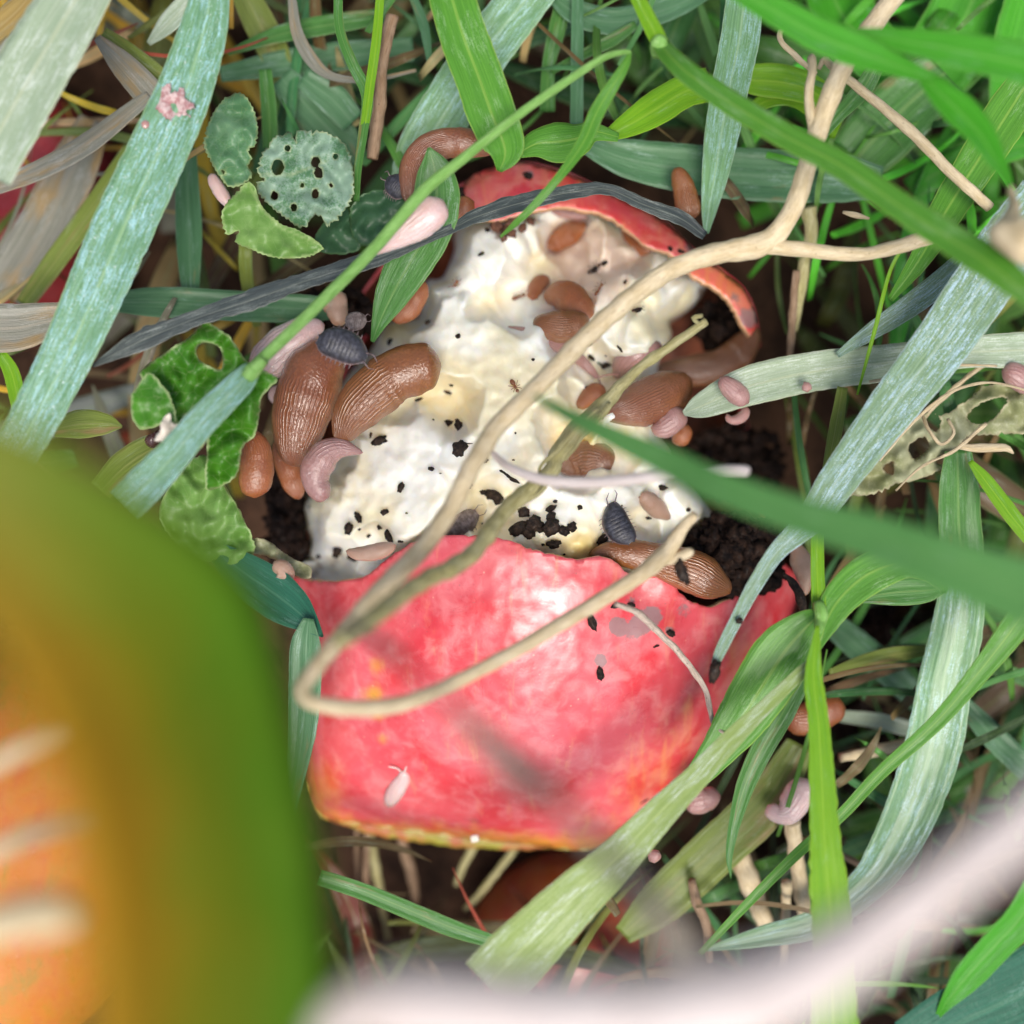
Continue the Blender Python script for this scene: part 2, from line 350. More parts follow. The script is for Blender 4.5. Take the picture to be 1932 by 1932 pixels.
M['leaf_light'] = leaf_mat('light_green_leaf', (.13, .28, .05), (.19, .36, .08), (.4, .5, .25), .08, (.42, .55, .22))
M['leaf_dark'] = leaf_mat('dark_green_leaf', (.03, .09, .04), (.05, .14, .06), (.15, .25, .15), .08, (.1, .2, .08))
M['leaf_olive'] = leaf_mat('holed_olive_leaf', (.28, .30, .14), (.36, .38, .2), (.5, .5, .35), .5, (.55, .5, .32))

# ------------------------------------------------------------------ builders
def ribbon_sheet(name, L, R, Z, mat, parent=None, cup=.12, thick=.16, seg=8, rip=.006, wave=0.0, seed=0):
    """leaf blade between two traced edges. L, R: (n,3) arrays of world points; Z not used for thickness"""
    n = len(L); rng = np.random.RandomState(seed)
    vs = []; uv = []; run = 0.0
    C = (L + R) / 2
    acc = [0.0]
    for i in range(1, n): acc.append(acc[-1] + np.linalg.norm(C[i] - C[i - 1]))
    ed = rng.randn(n, 2) * rip
    ed = (ed + np.roll(ed, 1, 0)) / 2
    for i in range(n):
        T = C[min(i + 1, n - 1)] - C[max(i - 1, 0)]; T /= (np.linalg.norm(T) + 1e-12)
        A = R[i] - L[i]; wd = np.linalg.norm(A) + 1e-9; A = A / wd
        N = np.cross(A, T); N /= (np.linalg.norm(N) + 1e-12)
        if N[2] < 0: N = -N
        lift = wave * math.sin(acc[i] * 1000 * .22 + seed) * wd
        for side in (0, 1):
            for k in range(seg + 1):
                t = k / seg; x = (t - .5)
                xx = x + (ed[i, 0] if k == 0 else ed[i, 1] if k == seg else 0)
                hh = -cup * wd * (1 - (2 * x) ** 2) + cup * .35 * wd * max(0, 1 - abs(x) * 14) + lift
                th = thick * .001 * (1.0 if 0 < k < seg else .25)
                p = C[i] + A * wd * xx + N * (hh - side * th)
                vs.append(p); uv.append((t, acc[i] * 1000))
    row = 2 * (seg + 1); fs = []
    for i in range(n - 1):
        a = i * row; b = a + row
        for k in range(seg):
            fs.append((a + k, a + k + 1, b + k + 1, b + k))
            fs.append((a + seg + 1 + k, b + seg + 1 + k, b + seg + 2 + k, a + seg + 2 + k))
        fs.append((a, b, b + seg + 1, a + seg + 1)); fs.append((a + seg, a + 2 * seg + 1, b + 2 * seg + 1, b + seg))
    for e in (0, (n - 1) * row):
        for k in range(seg): fs.append((e + k, e + seg + 1 + k, e + seg + 2 + k, e + k + 1))
    return vs, fs, uv
def blade_geo(pts, roll=0.0, cup=.10, wave=.0, seed=0, seg=8, thick=.16, rip=.006, step=7.0, jit=0.0):
    """pts: (u, v, width, z[, roll]) along the middle"""
    pts = [tuple(p) + ((roll,) if len(p) == 4 else ()) for p in pts]
    c = catmull(pts, step)
    w3 = np.array([tuple(P(q[0], q[1], q[3])) for q in c]); n = len(c)
    L = np.zeros((n, 3)); R = np.zeros((n, 3))
    for i in range(n):
        T = w3[min(i + 1, n - 1)] - w3[max(i - 1, 0)]; T2 = np.array((T[0], T[1], 0)); T2 /= (np.linalg.norm(T2) + 1e-12)
        sd = np.array((T2[1], -T2[0], 0)); r = math.radians(c[i, 4])
        hw = max(.00003, mm(c[i, 2], c[i, 3]) / 2)
        s3 = sd + np.array((0, 0, math.tan(r)))       # keeps the traced width while it tilts
        L[i] = w3[i] - s3 * hw; R[i] = w3[i] + s3 * hw
    return ribbon_sheet('', L, R, None, None, cup=cup, wave=wave, seed=seed, seg=seg, thick=thick, rip=rip)
_seed = [1]
def blade(label, pts, mat, name='grass_leaf', cat='grass blade', group='grass blades around the apple', parent=None, **kw):
    _seed[0] += 1; kw.setdefault('seed', _seed[0])
    v, f, uv = blade_geo(pts, **kw)
    o = mesh(name, v, f, M[mat], parent, uv)
    if parent is None: tag(o, label, cat, group)
    return o
def zfill(pts, z0, z1=None):
    """give traced (u,v,w) points a height running from z0 to z1"""
    z1 = z0 if z1 is None else z1; n = len(pts)
    return [tuple(p[:3]) + (z0 + (z1 - z0) * i / max(1, n - 1),) if len(p) == 3 else p for i, p in enumerate(pts)]
def tube_geo(pts, sides=12, step=6.0, rough=.05, seed=0, flat=1.0, caps=True):
    c = catmull(pts, step); w3 = [P(q[0], q[1], q[3]) for q in c]; n = len(c)
    vs = []; uv = []; acc = 0.0; up = Vector((0, 0, 1)); fs = []
    for i in range(n):
        T = (w3[min(i + 1, n - 1)] - w3[max(i - 1, 0)]).normalized()
        if i: acc += (w3[i] - w3[i - 1]).length * 1000
        sd = T.cross(up)
        sd = sd.normalized() if sd.length > 1e-4 else Vector((1, 0, 0)); nn = sd.cross(T).normalized()
        r0 = max(.00002, mm(c[i, 2], c[i, 3]) / 2)
        for k in range(sides + 1):
            a = 2 * math.pi * k / sides; kk = k % sides
            nz = noise.noise(Vector((math.cos(2 * math.pi * kk / sides) * .9 + seed * 3.1, math.sin(2 * math.pi * kk / sides) * .9, acc * .5)))
            r = r0 * (1 + rough * 2.2 * nz)
            vs.append(w3[i] + sd * (math.cos(a) * r) + nn * (math.sin(a) * r * flat)); uv.append((k / sides, acc))
    for i in range(n - 1):
        for k in range(sides):
            a = i * (sides + 1) + k; b = a + sides + 1
            fs.append((a, a + 1, b + 1, b))
    if caps:
        for e, rev in ((0, 1), ((n - 1) * (sides + 1), 0)):
            m = len(vs); base = sum((vs[e + k] for k in range(sides)), Vector()) / sides
            vs.append(base); uv.append((.5, acc if e else 0))
            for k in range(sides): fs.append((m, e + k, e + k + 1) if rev == 0 else (m, e + k + 1, e + k))
    return vs, fs, uv
def tube(label, pts, mat, name='stem', cat='stem', group=None, parent=None, **kw):
    _seed[0] += 1; kw.setdefault('seed', _seed[0])
    v, f, uv = tube_geo(pts, **kw); o = mesh(name, v, f, M[mat], parent, uv)
    if parent is None: tag(o, label, cat, group)
    return o
def merge(parts):
    V = []; F = []; U = []
    for v, f, u in parts:
        b = len(V); V += list(v); U += list(u); F += [tuple(i + b for i in q) for q in f]
    return V, F, U
def patch_geo(poly, holes, zf, step=6.0, jag=0.0, smooth_poly=True, seed=0):
    """triangulated sheet over a traced outline with holes; returns traced coords, faces, rim distance"""
    rng = random.Random(seed)
    outl = smooth_closed(poly, step) if smooth_poly else np.array(poly, float)
    if jag: outl = outl + np.array([[rng.gauss(0, jag), rng.gauss(0, jag)] for _ in outl])
    loops = [outl]
    for h in holes:
        hh = smooth_closed(h, step * .6)
        if jag: hh = hh + np.array([[rng.gauss(0, jag * .6), rng.gauss(0, jag * .6)] for _ in hh])
        loops.append(hh)
    x0, y0 = outl.min(0); x1, y1 = outl.max(0)
    gx, gy = np.meshgrid(np.arange(x0, x1, step), np.arange(y0, y1, step)); gx = gx + (np.arange(gx.shape[0]) % 2)[:, None] * step / 2
    gx = gx.ravel(); gy = gy.ravel()
    ok = inside(gx, gy, outl) & (polydist(gx, gy, outl) > step * .45)
    for h in loops[1:]: ok &= (~inside(gx, gy, h)) & (polydist(gx, gy, h) > step * .4)
    pts = [Vector(p) for l in loops for p in l]; edges = []; b = 0
    for l in loops:
        n = len(l); edges += [(b + i, b + (i + 1) % n) for i in range(n)]; b += n
    pts += [Vector((x, y)) for x, y in zip(gx[ok], gy[ok])]
    r = geometry.delaunay_2d_cdt(pts, edges, [], 0, 1e-4)
    q = np.array([tuple(p) for p in r[0]]); tris = np.array([t for t in r[2] if len(t) == 3])
    cx = q[tris].mean(1); keep = inside(cx[:, 0], cx[:, 1], outl)
    for h in loops[1:]: keep &= ~inside(cx[:, 0], cx[:, 1], h)
    tris = tris[keep]
    # all faces look up
    a = q[tris[:, 0]]; bb = q[tris[:, 1]]; cc = q[tris[:, 2]]
    ar = (bb[:, 0] - a[:, 0]) * (cc[:, 1] - a[:, 1]) - (bb[:, 1] - a[:, 1]) * (cc[:, 0] - a[:, 0])
    tris[ar > 0] = tris[ar > 0][:, ::-1]
    return q, tris, loops
def serrate(poly, amp, period=9.0, seed=1):
    c = smooth_closed(poly, period / 2.0); ce = c.mean(0); r = random.Random(seed); o = []
    for i, p in enumerate(c):
        dv = p - ce; dv = dv / (np.hypot(*dv) + 1e-9); k = amp * (1 if i % 2 else -.6) * r.uniform(.5, 1.4) - (amp * 3 * r.random() if r.random() < .06 else 0)
        o.append(tuple(p + dv * k))
    return o
def leaf(label, poly, holes, z, mat, name='leaf', cat='leaf', group=None, rib=None, tilt=(0, 0), bumpy=1.2, jag=.9, parent=None, fold=0.0, step=5.0, serr=0.0):
    _seed[0] += 1; sd = _seed[0]
    if serr: poly = serrate(poly, serr, seed=sd)
    q, t, loops = patch_geo(poly, holes, None, step, jag, not serr, sd)
    cx, cy = q.mean(0)
    rim = np.full(len(q), 1e9)
    for l in loops: rim = np.minimum(rim, polydist(q[:, 0], q[:, 1], l))
    rb = polydist(q[:, 0], q[:, 1], rib, False) if rib else np.full(len(q), 99.)
    zz = []
    for i, (x, y) in enumerate(q):
        zz.append(z + (x - cx) * tilt[0] * K + (y - cy) * tilt[1] * K + bumpy * noise.noise(Vector((x * .035 + sd, y * .035, 0))) + .10 * bumpy * noise.noise(Vector((x * .1, y * .1, sd))) + (fold * min(rb[i], 60) * K if rib else 0))
    V = [P(x, y, h) for (x, y), h in zip(q, zz)]
    o = mesh(name, V, t, M[mat], parent, uv=[(x * K * .5, y * K * .5) for x, y in q], attrs={'rib': np.clip(1 - rb / 3.5, 0, 1), 'rim': np.clip(1 - rim / 2.5, 0, 1)})
    so = o.modifiers.new('thickness', 'SOLIDIFY'); so.thickness = .00018; so.offset = -1
    if parent is None: tag(o, label, cat, group)
    return o
# ------------------------------------------------------------------ the ground
def add_ground():
    g = NT('dark_damp_soil'); v = g.vec('obj')
    n = g.noise(v, 120, 5, .65); n2 = g.noise(v, 700, 4, .7)
    b = g.mix(g.ramp(n, .35, .65), (.035, .017, .009), (.11, .055, .03)); b = g.mix(g.ramp(n2, .5, .7), b, (.12, .06, .035))
    g.set(base=b, rough=.7, normal=g.bump(g.math('ADD', n, n2), 1.0, .002), spec=.3)
    r = [0] + [.004 * i for i in range(1, 46)] + [.2, .25, .35, .6, 1.2, 3, 8, 20, 40]; A = 96
    vs = [(0, 0, 0)]; fs = []
    for rr in r[1:]:
        for k in range(A):
            a = 2 * math.pi * k / A; x = rr * math.cos(a); y = rr * math.sin(a)
            h = (.005 * noise.noise(Vector((x * 45, y * 45, 0))) + .003 * noise.noise(Vector((x * 160, y * 160, 3)))) * (1 if rr < .3 else .5)
            vs.append((x, y, h))
    for k in range(A): fs.append((0, 1 + k, 1 + (k + 1) % A))
    for i in range(len(r) - 2):
        for k in range(A):
            a = 1 + i * A + k; b2 = 1 + i * A + (k + 1) % A
            fs.append((a, a + A, b2 + A, b2))
    tag(mesh('ground', vs, fs, g.m), kind='structure')
add_ground()

# ------------------------------------------------------------------ the eaten apple
SIL = smooth_closed(D_([(900, 335), (980, 306), (1060, 322), (1114, 345), (1234, 403), (1309, 470), (1402, 543), (1430, 615), (1440, 720), (1475, 880), (1505, 1050), (1500, 1150),
                        (1445, 1290), (1345, 1450), (1262, 1540), (1180, 1588), (1090, 1604), (989, 1594), (851, 1580), (713, 1560), (625, 1549), (592, 1528), (572, 1460), (566, 1350), (560, 1200),
                        (528, 1060), (520, 930), (545, 820), (610, 660), (720, 500), (820, 380)]), 10)
GX0, GY0, GST = 480, 260, 8
gy, gx = np.mgrid[GY0:1660:GST, GX0:1560:GST]
msk = inside(gx.astype(float), gy.astype(float), SIL)
phi = np.zeros(gx.shape)
for it in range(5000):
    nb = .25 * (np.roll(phi, 1, 0) + np.roll(phi, -1, 0) + np.roll(phi, 1, 1) + np.roll(phi, -1, 1)) + 1
    phi = np.where(msk, nb, 0)
phi = np.sqrt(phi / phi.max())
def E(u, v):
    """height of the whole apple's upper side (mm from the focus plane)"""
    x = np.clip((np.asarray(u, float) - GX0) / GST, 0, gx.shape[1] - 2); y = np.clip((np.asarray(v, float) - GY0) / GST, 0, gx.shape[0] - 2)
    i = x.astype(int); j = y.astype(int); fx = x - i; fy = y - j
    h = phi[j, i] * (1 - fx) * (1 - fy) + phi[j, i + 1] * fx * (1 - fy) + phi[j + 1, i] * (1 - fx) * fy + phi[j + 1, i + 1] * fx * fy
    return -34 + 33.5 * h ** 1.08
def gauss(u, v, cu, cv, r, amp): return amp * np.exp(-(((u - cu) ** 2 + (v - cv) ** 2) / (r * r)))

def skin_mat():
    g = NT('red_apple_skin'); v = g.vec('obj'); yel = g.attr('yellow'); stain = g.attr('stain')
    big = g.noise(v, 70, 3, .55, .6); mid = g.noise(v, 260, 4, .62, .4); fi = g.noise(v, 1500, 3, .6)
    # streaks fan out along the fruit
    st = g.noise(g.vec('obj', (420, 70, 90)), 1, 4, .65, .5)
    red = g.mix(g.ramp(big, .35, .68), (.60, .028, .040), (.68, .095, .115))
    red = g.mix(g.ramp(mid, .40, .72, 0, .5), red, (.78, .28, .28))
    red = g.mix(g.ramp(st, .56, .80, 0, .55), red, (.78, .33, .16))
    yy = g.math('ADD', yel, g.math('ADD', g.math('MULTIPLY', g.math('SUBTRACT', st, .5), .9), g.math('MULTIPLY', g.math('SUBTRACT', mid, .5), .7)))
    b = g.mix(g.ramp(yy, .15, 1.25), red, (.68, .27, .025))
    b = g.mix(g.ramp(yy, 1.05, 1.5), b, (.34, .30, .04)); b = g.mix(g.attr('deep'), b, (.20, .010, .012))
    lent = g.ramp(g.voro(v, 420), .03, .09, 1, 0)
    b = g.mix(g.math('MULTIPLY', lent, .35), b, (.85, .55, .40))
    sm = g.ramp(g.math('ADD', stain, g.math('MULTIPLY', g.math('SUBTRACT', fi, .5), .5)), .35, .55, 0, .8)
    b = g.mix(sm, b, (.20, .15, .15))
    dust = g.ramp(g.noise(v, 2600, 2, .5), .68, .74, 0, .5)
    b = g.mix(dust, b, (.25, .12, .1))
    h = g.math('ADD', g.math('MULTIPLY', mid, 1.2), g.math('MULTIPLY', fi, .35))
    film = g.noise(v, 330, 5, .7, .8)
    nb = g.bump(h, .12, .0005)
    g.set(base=b, rough=g.math('ADD', .34, g.math('MULTIPLY', sm, .4)), normal=nb, sss=.15, coat=g.ramp(g.noise(v, 150, 4, .6), .35, .62, .25, 1.0), coatr=g.ramp(film, .35, .7, .26, .5), coatn=g.bump(g.math('ADD', film, g.math('MULTIPLY', fi, .25)), .16, .0006), spec=.5)
    g.b.inputs['Subsurface Radius'].default_value = (1, .3, .2); g.b.inputs['Subsurface Scale'].default_value = .0012
    return g.m
def flesh_mat():
    g = NT('white_apple_flesh'); v = g.vec('obj')
    a = g.noise(v, 85, 3, .55, .4); p = g.noise(v, 1700, 3, .6); q = g.noise(v, 330, 2, .5)
    yel = g.attr('yellow'); dirt = g.attr('dirt')
    b = g.mix(g.ramp(a, .36, .62), (.93, .90, .81), (.90, .80, .55))
    b = g.mix(g.ramp(yel, .2, 1.0), b, (.80, .60, .22))
    b = g.mix(g.ramp(g.math('ADD', g.attr('pink'), g.math('MULTIPLY', g.math('SUBTRACT', q, .5), .6)), .3, 1.0, 0, .8), b, (.80, .58, .46))
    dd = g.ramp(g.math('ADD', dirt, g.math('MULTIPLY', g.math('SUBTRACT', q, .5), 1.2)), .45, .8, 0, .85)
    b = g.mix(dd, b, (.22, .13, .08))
    sp = g.math('MULTIPLY', g.ramp(g.voro(v, 700), .03, .06, 1, 0), g.ramp(g.noise(v, 110, 2), .58, .68))
    b = g.mix(g.math('MULTIPLY', sp, .7), b, (.10, .05, .03))
    nb = g.bump(g.math('ADD', g.math('MULTIPLY', q, 1.2), g.math('MULTIPLY', p, .5)), .18, .0005)
    g.set(base=b, rough=g.math('ADD', .32, g.math('MULTIPLY', p, .3)), normal=nb, sss=.7, coat=.3, coatr=.14, spec=.4)
    g.b.inputs['Subsurface Radius'].default_value = (1, .8, .5); g.b.inputs['Subsurface Scale'].default_value = .0026
    return g.m
M['skin'] = skin_mat(); M['flesh'] = flesh_mat()
g = NT('apple_cut_rim'); g.set(base=(.62, .30, .16), rough=.45, sss=.2); M['rim'] = g.m
g = NT('rotten_brown_skin_inside'); v_ = g.vec('obj'); n_ = g.noise(v_, 300, 4, .6)
g.set(base=g.mix(g.ramp(n_, .35, .65), (.10, .03, .018), (.28, .09, .05)), rough=.35, normal=g.bump(n_, .6, .0008), coat=.3); M['inner'] = g.m

apple = thing('eaten_apple', 'large red apple gnawed open to its white flesh, ringed by slugs', 'apple', P(1000, 960, -66))
# lower cheek of skin
SK = [(545, 1087), (599, 1097), (650, 1096), (690, 1086), (733, 1052), (767, 1030), (800, 1016), (840, 1010), (890, 1010), (935, 1013), (969, 1023), (1000, 1036), (1036, 1045), (1087, 1056), (1130, 1050),
      (1160, 1060), (1185, 1082), (1225, 1088), (1262, 1076), (1275, 1090), (1279, 1112), (1292, 1126), (1315, 1139), (1342, 1146), (1372, 1132), (1396, 1120), (1430, 1090), (1455, 1066), (1472, 1060), (1490, 1070)]
_sil = [tuple(p) for p in SIL]
i0 = min(range(len(_sil)), key=lambda i: (_sil[i][0] - 1505) ** 2 + (_sil[i][1] - 1080) ** 2)
i1 = min(range(len(_sil)), key=lambda i: (_sil[i][0] - 536) ** 2 + (_sil[i][1] - 1090) ** 2)
SKL = SK + _sil[i0:i1 + 1]
rs = random.Random(4)
def jag_line(pts, step, amp):
    c = catmull(pts, step); return [(p[0] + rs.gauss(0, amp), p[1] + rs.gauss(0, amp)) for p in c]
SKP = jag_line(SK, 6, .9) + _sil[i0:i1 + 1]
def zskin(x, y):
    z = E(x, y)
    z = z + gauss(x, y, 708, 1330, 60, -1.6) + gauss(x, y, 720, 1200, 45, -1.0) + gauss(x, y, 980, 1250, 130, .6)
    z = z + gauss(x, y, 800, 1560, 120, -1.5) + gauss(x, y, 1200, 1120, 50, -1.5) + gauss(x, y, 640, 1110, 60, -1.5)
    return z
def build_skin(name, outline, zf, label=None, curl=None, step=7.0):
    q, t, loops = patch_geo(outline, [], None, step, 0, False)
    x, y = q[:, 0], q[:, 1]
    z = zf(x, y)
    z = z + np.array([.5 * noise.noise(Vector((a * .012, b * .012, 2))) + .12 * noise.noise(Vector((a * .05, b * .05, 5))) for a, b in q])
    yel = gauss(x, y, 1290, 1400, 130, .28) + gauss(x, y, 1200, 1520, 110, .32) + gauss(x, y, 1400, 1230, 80, .4) + gauss(x, y, 705, 1310, 22, 1.1) + gauss(x, y, 712, 1255, 18, .8) + gauss(x, y, 716, 1350, 16, .8) + gauss(x, y, 722, 1395, 14, .8) + gauss(x, y, 600, 1500, 60, .3) + gauss(x, y, 830, 1200, 60, .25)
    yel = yel + np.clip((y - 1525 + (x - 700) * -.08) / 40, 0, 1.5) * .9 + gauss(x, y, 600, 1480, 70, .45) + np.where(y < 700, .38 + gauss(x, y, 1350, 540, 60, .3), 0)
    st = np.zeros(len(q))
    for cu, cv, r, a in ((1230, 1163, 20, 1), (1163, 1180, 16, 1), (1208, 1177, 17, 1), (1133, 1246, 14, 1), (1190, 1200, 30, .45), (1290, 1150, 26, .5), (1120, 1175, 10, .9), (1262, 1190, 9, .8), (980, 1050, 24, .35), (1190, 1135, 18, .5), (1000, 330, 9, .9), (1412, 600, 26, .75), (1300, 468, 16, .6), (1385, 560, 18, .5), (896, 1588, 10, .5)):
        st = st + gauss(x, y, cu, cv, r, a)
    V = [P(a, b, c) for a, b, c in zip(x, y, z)]
    o = mesh(name, V, t, [M['skin'], M['inner'], M['rim']], apple, attrs={'yellow': yel, 'stain': st})
    so = o.modifiers.new('thickness', 'SOLIDIFY'); so.thickness = .0009; so.offset = -1; so.material_offset = 1; so.material_offset_rim = 2
    if label: o['label'] = label
    return o
skin_lo = build_skin('skin', SKP, zskin, 'glossy red lower cheek of skin with grey blotches')
CAPO = [(872, 352), (890, 332), (920, 318), (973, 306), (1021, 313), (1069, 327), (1114, 346), (1174, 375), (1234, 404), (1282, 442), (1309, 470), (1354, 505), (1402, 544), (1424, 590), (1428, 615), (1416, 634)]
CAPI = [(1400, 610), (1386, 580), (1362, 552), (1340, 538), (1310, 522), (1290, 498), (1262, 476), (1235, 470), (1213, 460), (1196, 442), (1178, 428), (1150, 410), (1122, 400), (1102, 397), (1060, 389), (1025, 394), (990, 402), (955, 412), (915, 414), (884, 386)]
def zcap(x, y): return np.maximum(E(x, y), -17 + .35 * (E(x, y) + 17)) + 1.2 + gauss(x, y, 1250, 430, 50, .8)
cap = build_skin('skin', jag_line(CAPO, 6, .4) + jag_line(CAPI, 6, 1.0), zcap, 'torn strip of red skin at the top of the apple')
# the underside of the fruit, a bowl below the widest line
nS = len(SIL); cS = SIL.mean(0); V = []; F = []
for k in range(12):
    a = math.radians(-4 + 86 * k / 11); sc = math.cos(a) if a > 0 else 1.0
    for p in SIL:
        eat = 1.0 if (p[0] > 1300 and 660 < p[1] < 1040) or (p[0] < 700 and 560 < p[1] < 1040) else 0.0   # gnawed away there
        s2 = sc * (1 - .10 * eat * (1 - k / 11)); V.append(P(cS[0] + (p[0] - cS[0]) * s2, cS[1] + (p[1] - cS[1]) * s2, -34.4 - 31 * math.sin(a) - 16 * eat * (1 - k / 11)))
for k in range(11):
    for i in range(nS):
        a, b = k * nS + i, k * nS + (i + 1) % nS; F.append((a, b, b + nS, a + nS))
F.append(tuple((11 * nS + i) for i in range(nS)))
o = mesh('underside', V, F, [M['skin'], M['inner'], M['rim']], apple, attrs={'yellow': [min(1.4, max(.25, .25 + (p[1] - 1250) / 230)) for _ in range(12) for p in SIL], 'stain': [0.] * len(V)})
so = o.modifiers.new('thickness', 'SOLIDIFY'); so.thickness = .0006; so.offset = -1; so.material_offset = 1
o['label'] = 'yellowish lower rim and underside of the apple'
lp = [(600, 1538, 8, -34), (650, 1547, 20, -35), (710, 1556, 36, -35), (790, 1566, 44, -35), (870, 1577, 42, -35), (950, 1586, 34, -35), (1020, 1591, 20, -35), (1070, 1594, 8, -35)]
_v, _f, _u = tube_geo(lp, rough=.12, seed=3)
g = NT('olive_apple_lip'); n_ = g.noise(g.vec('obj'), 160, 4, .6); n2_ = g.noise(g.vec('obj'), 900, 3, .6)
g.set(base=g.mix(g.ramp(n_, .42, .66), (.30, .26, .03), (.38, .10, .03)), rough=.5, normal=g.bump(n2_, .3, .0004), sss=.1); M['lip'] = g.m
o = mesh('lower_lip', _v, _f, M['lip'], apple, _u, attrs={'yellow': [1.25 + .5 * math.sin(i * .0007 * 6) ** 2 for i in range(len(_v))], 'stain': [0.] * len(_v)}); o['label'] = 'olive yellow lip along the bottom of the red skin'
# flesh
FL = [(855, 443), (864, 420), (900, 400), (960, 375), (1060, 365), (1160, 385), (1240, 430), (1300, 480), (1335, 520), (1330, 550), (1311, 575), (1290, 592), (1263, 607), (1268, 628), (1262, 650), (1248, 672), (1241, 696), (1240, 730),
      (1275, 760), (1262, 800), (1240, 815), (1262, 850), (1270, 880), (1298, 905), (1329, 945), (1345, 985), (1310, 1010), (1275, 1030), (1240, 1080), (1240, 1130), (1100, 1150), (900, 1120), (700, 1150), (580, 1150), (574, 1093), (572, 1046), (582, 1019),
      (565, 979), (555, 962), (572, 930), (600, 900), (630, 865), (653, 828), (640, 780), (650, 720), (700, 660), (716, 628), (744, 603), (785, 600), (792, 580), (799, 550), (806, 528), (828, 527), (840, 515), (857, 472)]
FLS = smooth_closed(FL, 6)
BUL = [(880, 650, 85, 5.5), (960, 700, 100, 6.0), (820, 625, 50, 3.5), (1010, 740, 80, 3), (760, 900, 110, 5.5), (700, 960, 90, 3.5), (940, 840, 85, 4.5), (1000, 870, 60, 3.5), (660, 870, 40, 3), (800, 800, 50, 2.5),
       (930, 470, 60, 3.5), (1000, 440, 45, 3.5), (860, 540, 40, 2.5), (1110, 560, 70, 2), (1230, 540, 55, 4), (1190, 640, 60, 3), (1215, 620, 30, 2), (1150, 450, 45, 2.5), (820, 560, 25, 2.5), (1180, 780, 50, 2.5), (1150, 930, 50, 3), (1290, 930, 40, 2.5),
       (1080, 1000, 60, 1.5), (640, 1000, 60, 1.5), (1040, 640, 40, 1.5)]
SCO = [(1030, 510, 90, 4.5), (1090, 470, 55, 3), (940, 585, 60, 3.0), (1100, 700, 70, 3.5), (850, 770, 70, 4.0), (1060, 790, 60, 3.5), (940, 960, 60, 3), (780, 590, 40, 3), (1090, 880, 60, 4), (730, 1050, 70, 3.5), (1190, 1010, 60, 3), (1180, 700, 45, 2.5), (610, 1050, 60, 3), (1065, 440, 45, 3.5), (1200, 500, 40, 2), (1170, 840, 45, 2.5), (860, 1000, 60, 2), (900, 600, 30, 2)]
rb_ = random.Random(12)
MS = [(rb_.uniform(560, 1340), rb_.uniform(380, 1110), rb_.uniform(26, 60), rb_.uniform(.5, 1.5)) for _ in range(90)]
def zflesh(x, y):
    x0_, y0_ = x, y
    x = x0_ + 13 * np.sin(y0_ / 31. + 1.3 * np.sin(x0_ / 47.)) + 4 * np.sin(y0_ / 14. + x0_ / 21.) + 1 * np.sin(y0_ / 6.1 - x0_ / 8.)
    y = y0_ + 12 * np.sin(x0_ / 27. + 1.7 * np.sin(y0_ / 39.)) + 4 * np.sin(x0_ / 13. - y0_ / 19.) + 1 * np.sin(x0_ / 5.7 + y0_ / 9.)
    z = E(x, y) - 5.0
    for u, v, r, a in BUL: z = z + 1.3 * a * np.clip(1 - ((x - u) ** 2 + (y - v) ** 2) / (r * r * 1.3), 0, None) ** .75
    for u, v, r, a in SCO: z = z - 1.5 * a * np.clip(1 - ((x - u) ** 2 + (y - v) ** 2) / (r * r * 1.2), 0, None) ** .8
    for k, (u, v, r, a) in enumerate(MS):
        s = np.clip(1 - ((x - u) ** 2 + (y - v) ** 2) / (r * r), 0, None) ** .7
        z = z - a * s if k % 3 else z + a * .8 * s
    x, y = x0_, y0_
    dd = polydist(x, y, FLS); z = z - 15 * (1 - np.sqrt(np.clip(1 - (1 - np.clip(dd / 46, 0, 1)) ** 2, 0, 1))) * np.where(y > 1060, 0, 1)
    z = np.minimum(z, E(x, y) - .8)
    # below the skin the flesh is always sunk
    under = inside(x, y, SKP) | inside(x, y, CAPO + CAPI)
    return np.where(under, np.minimum(z, E(x, y) - 3.4), z)
q, t, loops = patch_geo([tuple(p) for p in FLS], [], None, 4.0, 0, False)
x, y = q[:, 0], q[:, 1]; z = zflesh(x, y)
z = z + np.array([.9 * noise.noise(Vector((a * .02, b * .02, 1))) + .40 * noise.noise(Vector((a * .05, b * .05, 4))) + .10 * noise.noise(Vector((a * .14, b * .14, 8))) for a, b in q])
V = [P(a, b, c) for a, b, c in zip(x, y, z)]
F = [tuple(f) for f in t]
nb0 = len(loops[0]); L0 = loops[0]
# boundary order follows the outline; side walls go down into the fruit
from collections import Counter
ec = Counter(tuple(sorted((int(f[i]), int(f[(i + 1) % 3])))) for f in t for i in range(3))
bd = [e for e, c_ in ec.items() if c_ == 1]; low = {}
YL = gauss(x, y, 1090, 840, 50, 1) + gauss(x, y, 900, 960, 50, .55) + gauss(x, y, 1100, 1040, 60, .9) + gauss(x, y, 940, 570, 40, .5) + gauss(x, y, 750, 620, 50, .7) + gauss(x, y, 1170, 620, 40, .3) + gauss(x, y, 890, 590, 40, .3) + gauss(x, y, 900, 750, 50, .35) + gauss(x, y, 650, 1060, 60, .35)
PK = gauss(x, y, 1100, 520, 90, .95) + gauss(x, y, 1090, 440, 50, .7) + gauss(x, y, 1190, 490, 70, .5) + gauss(x, y, 1160, 830, 60, .6) + gauss(x, y, 1060, 600, 50, .5) + gauss(x, y, 1230, 950, 40, .5)
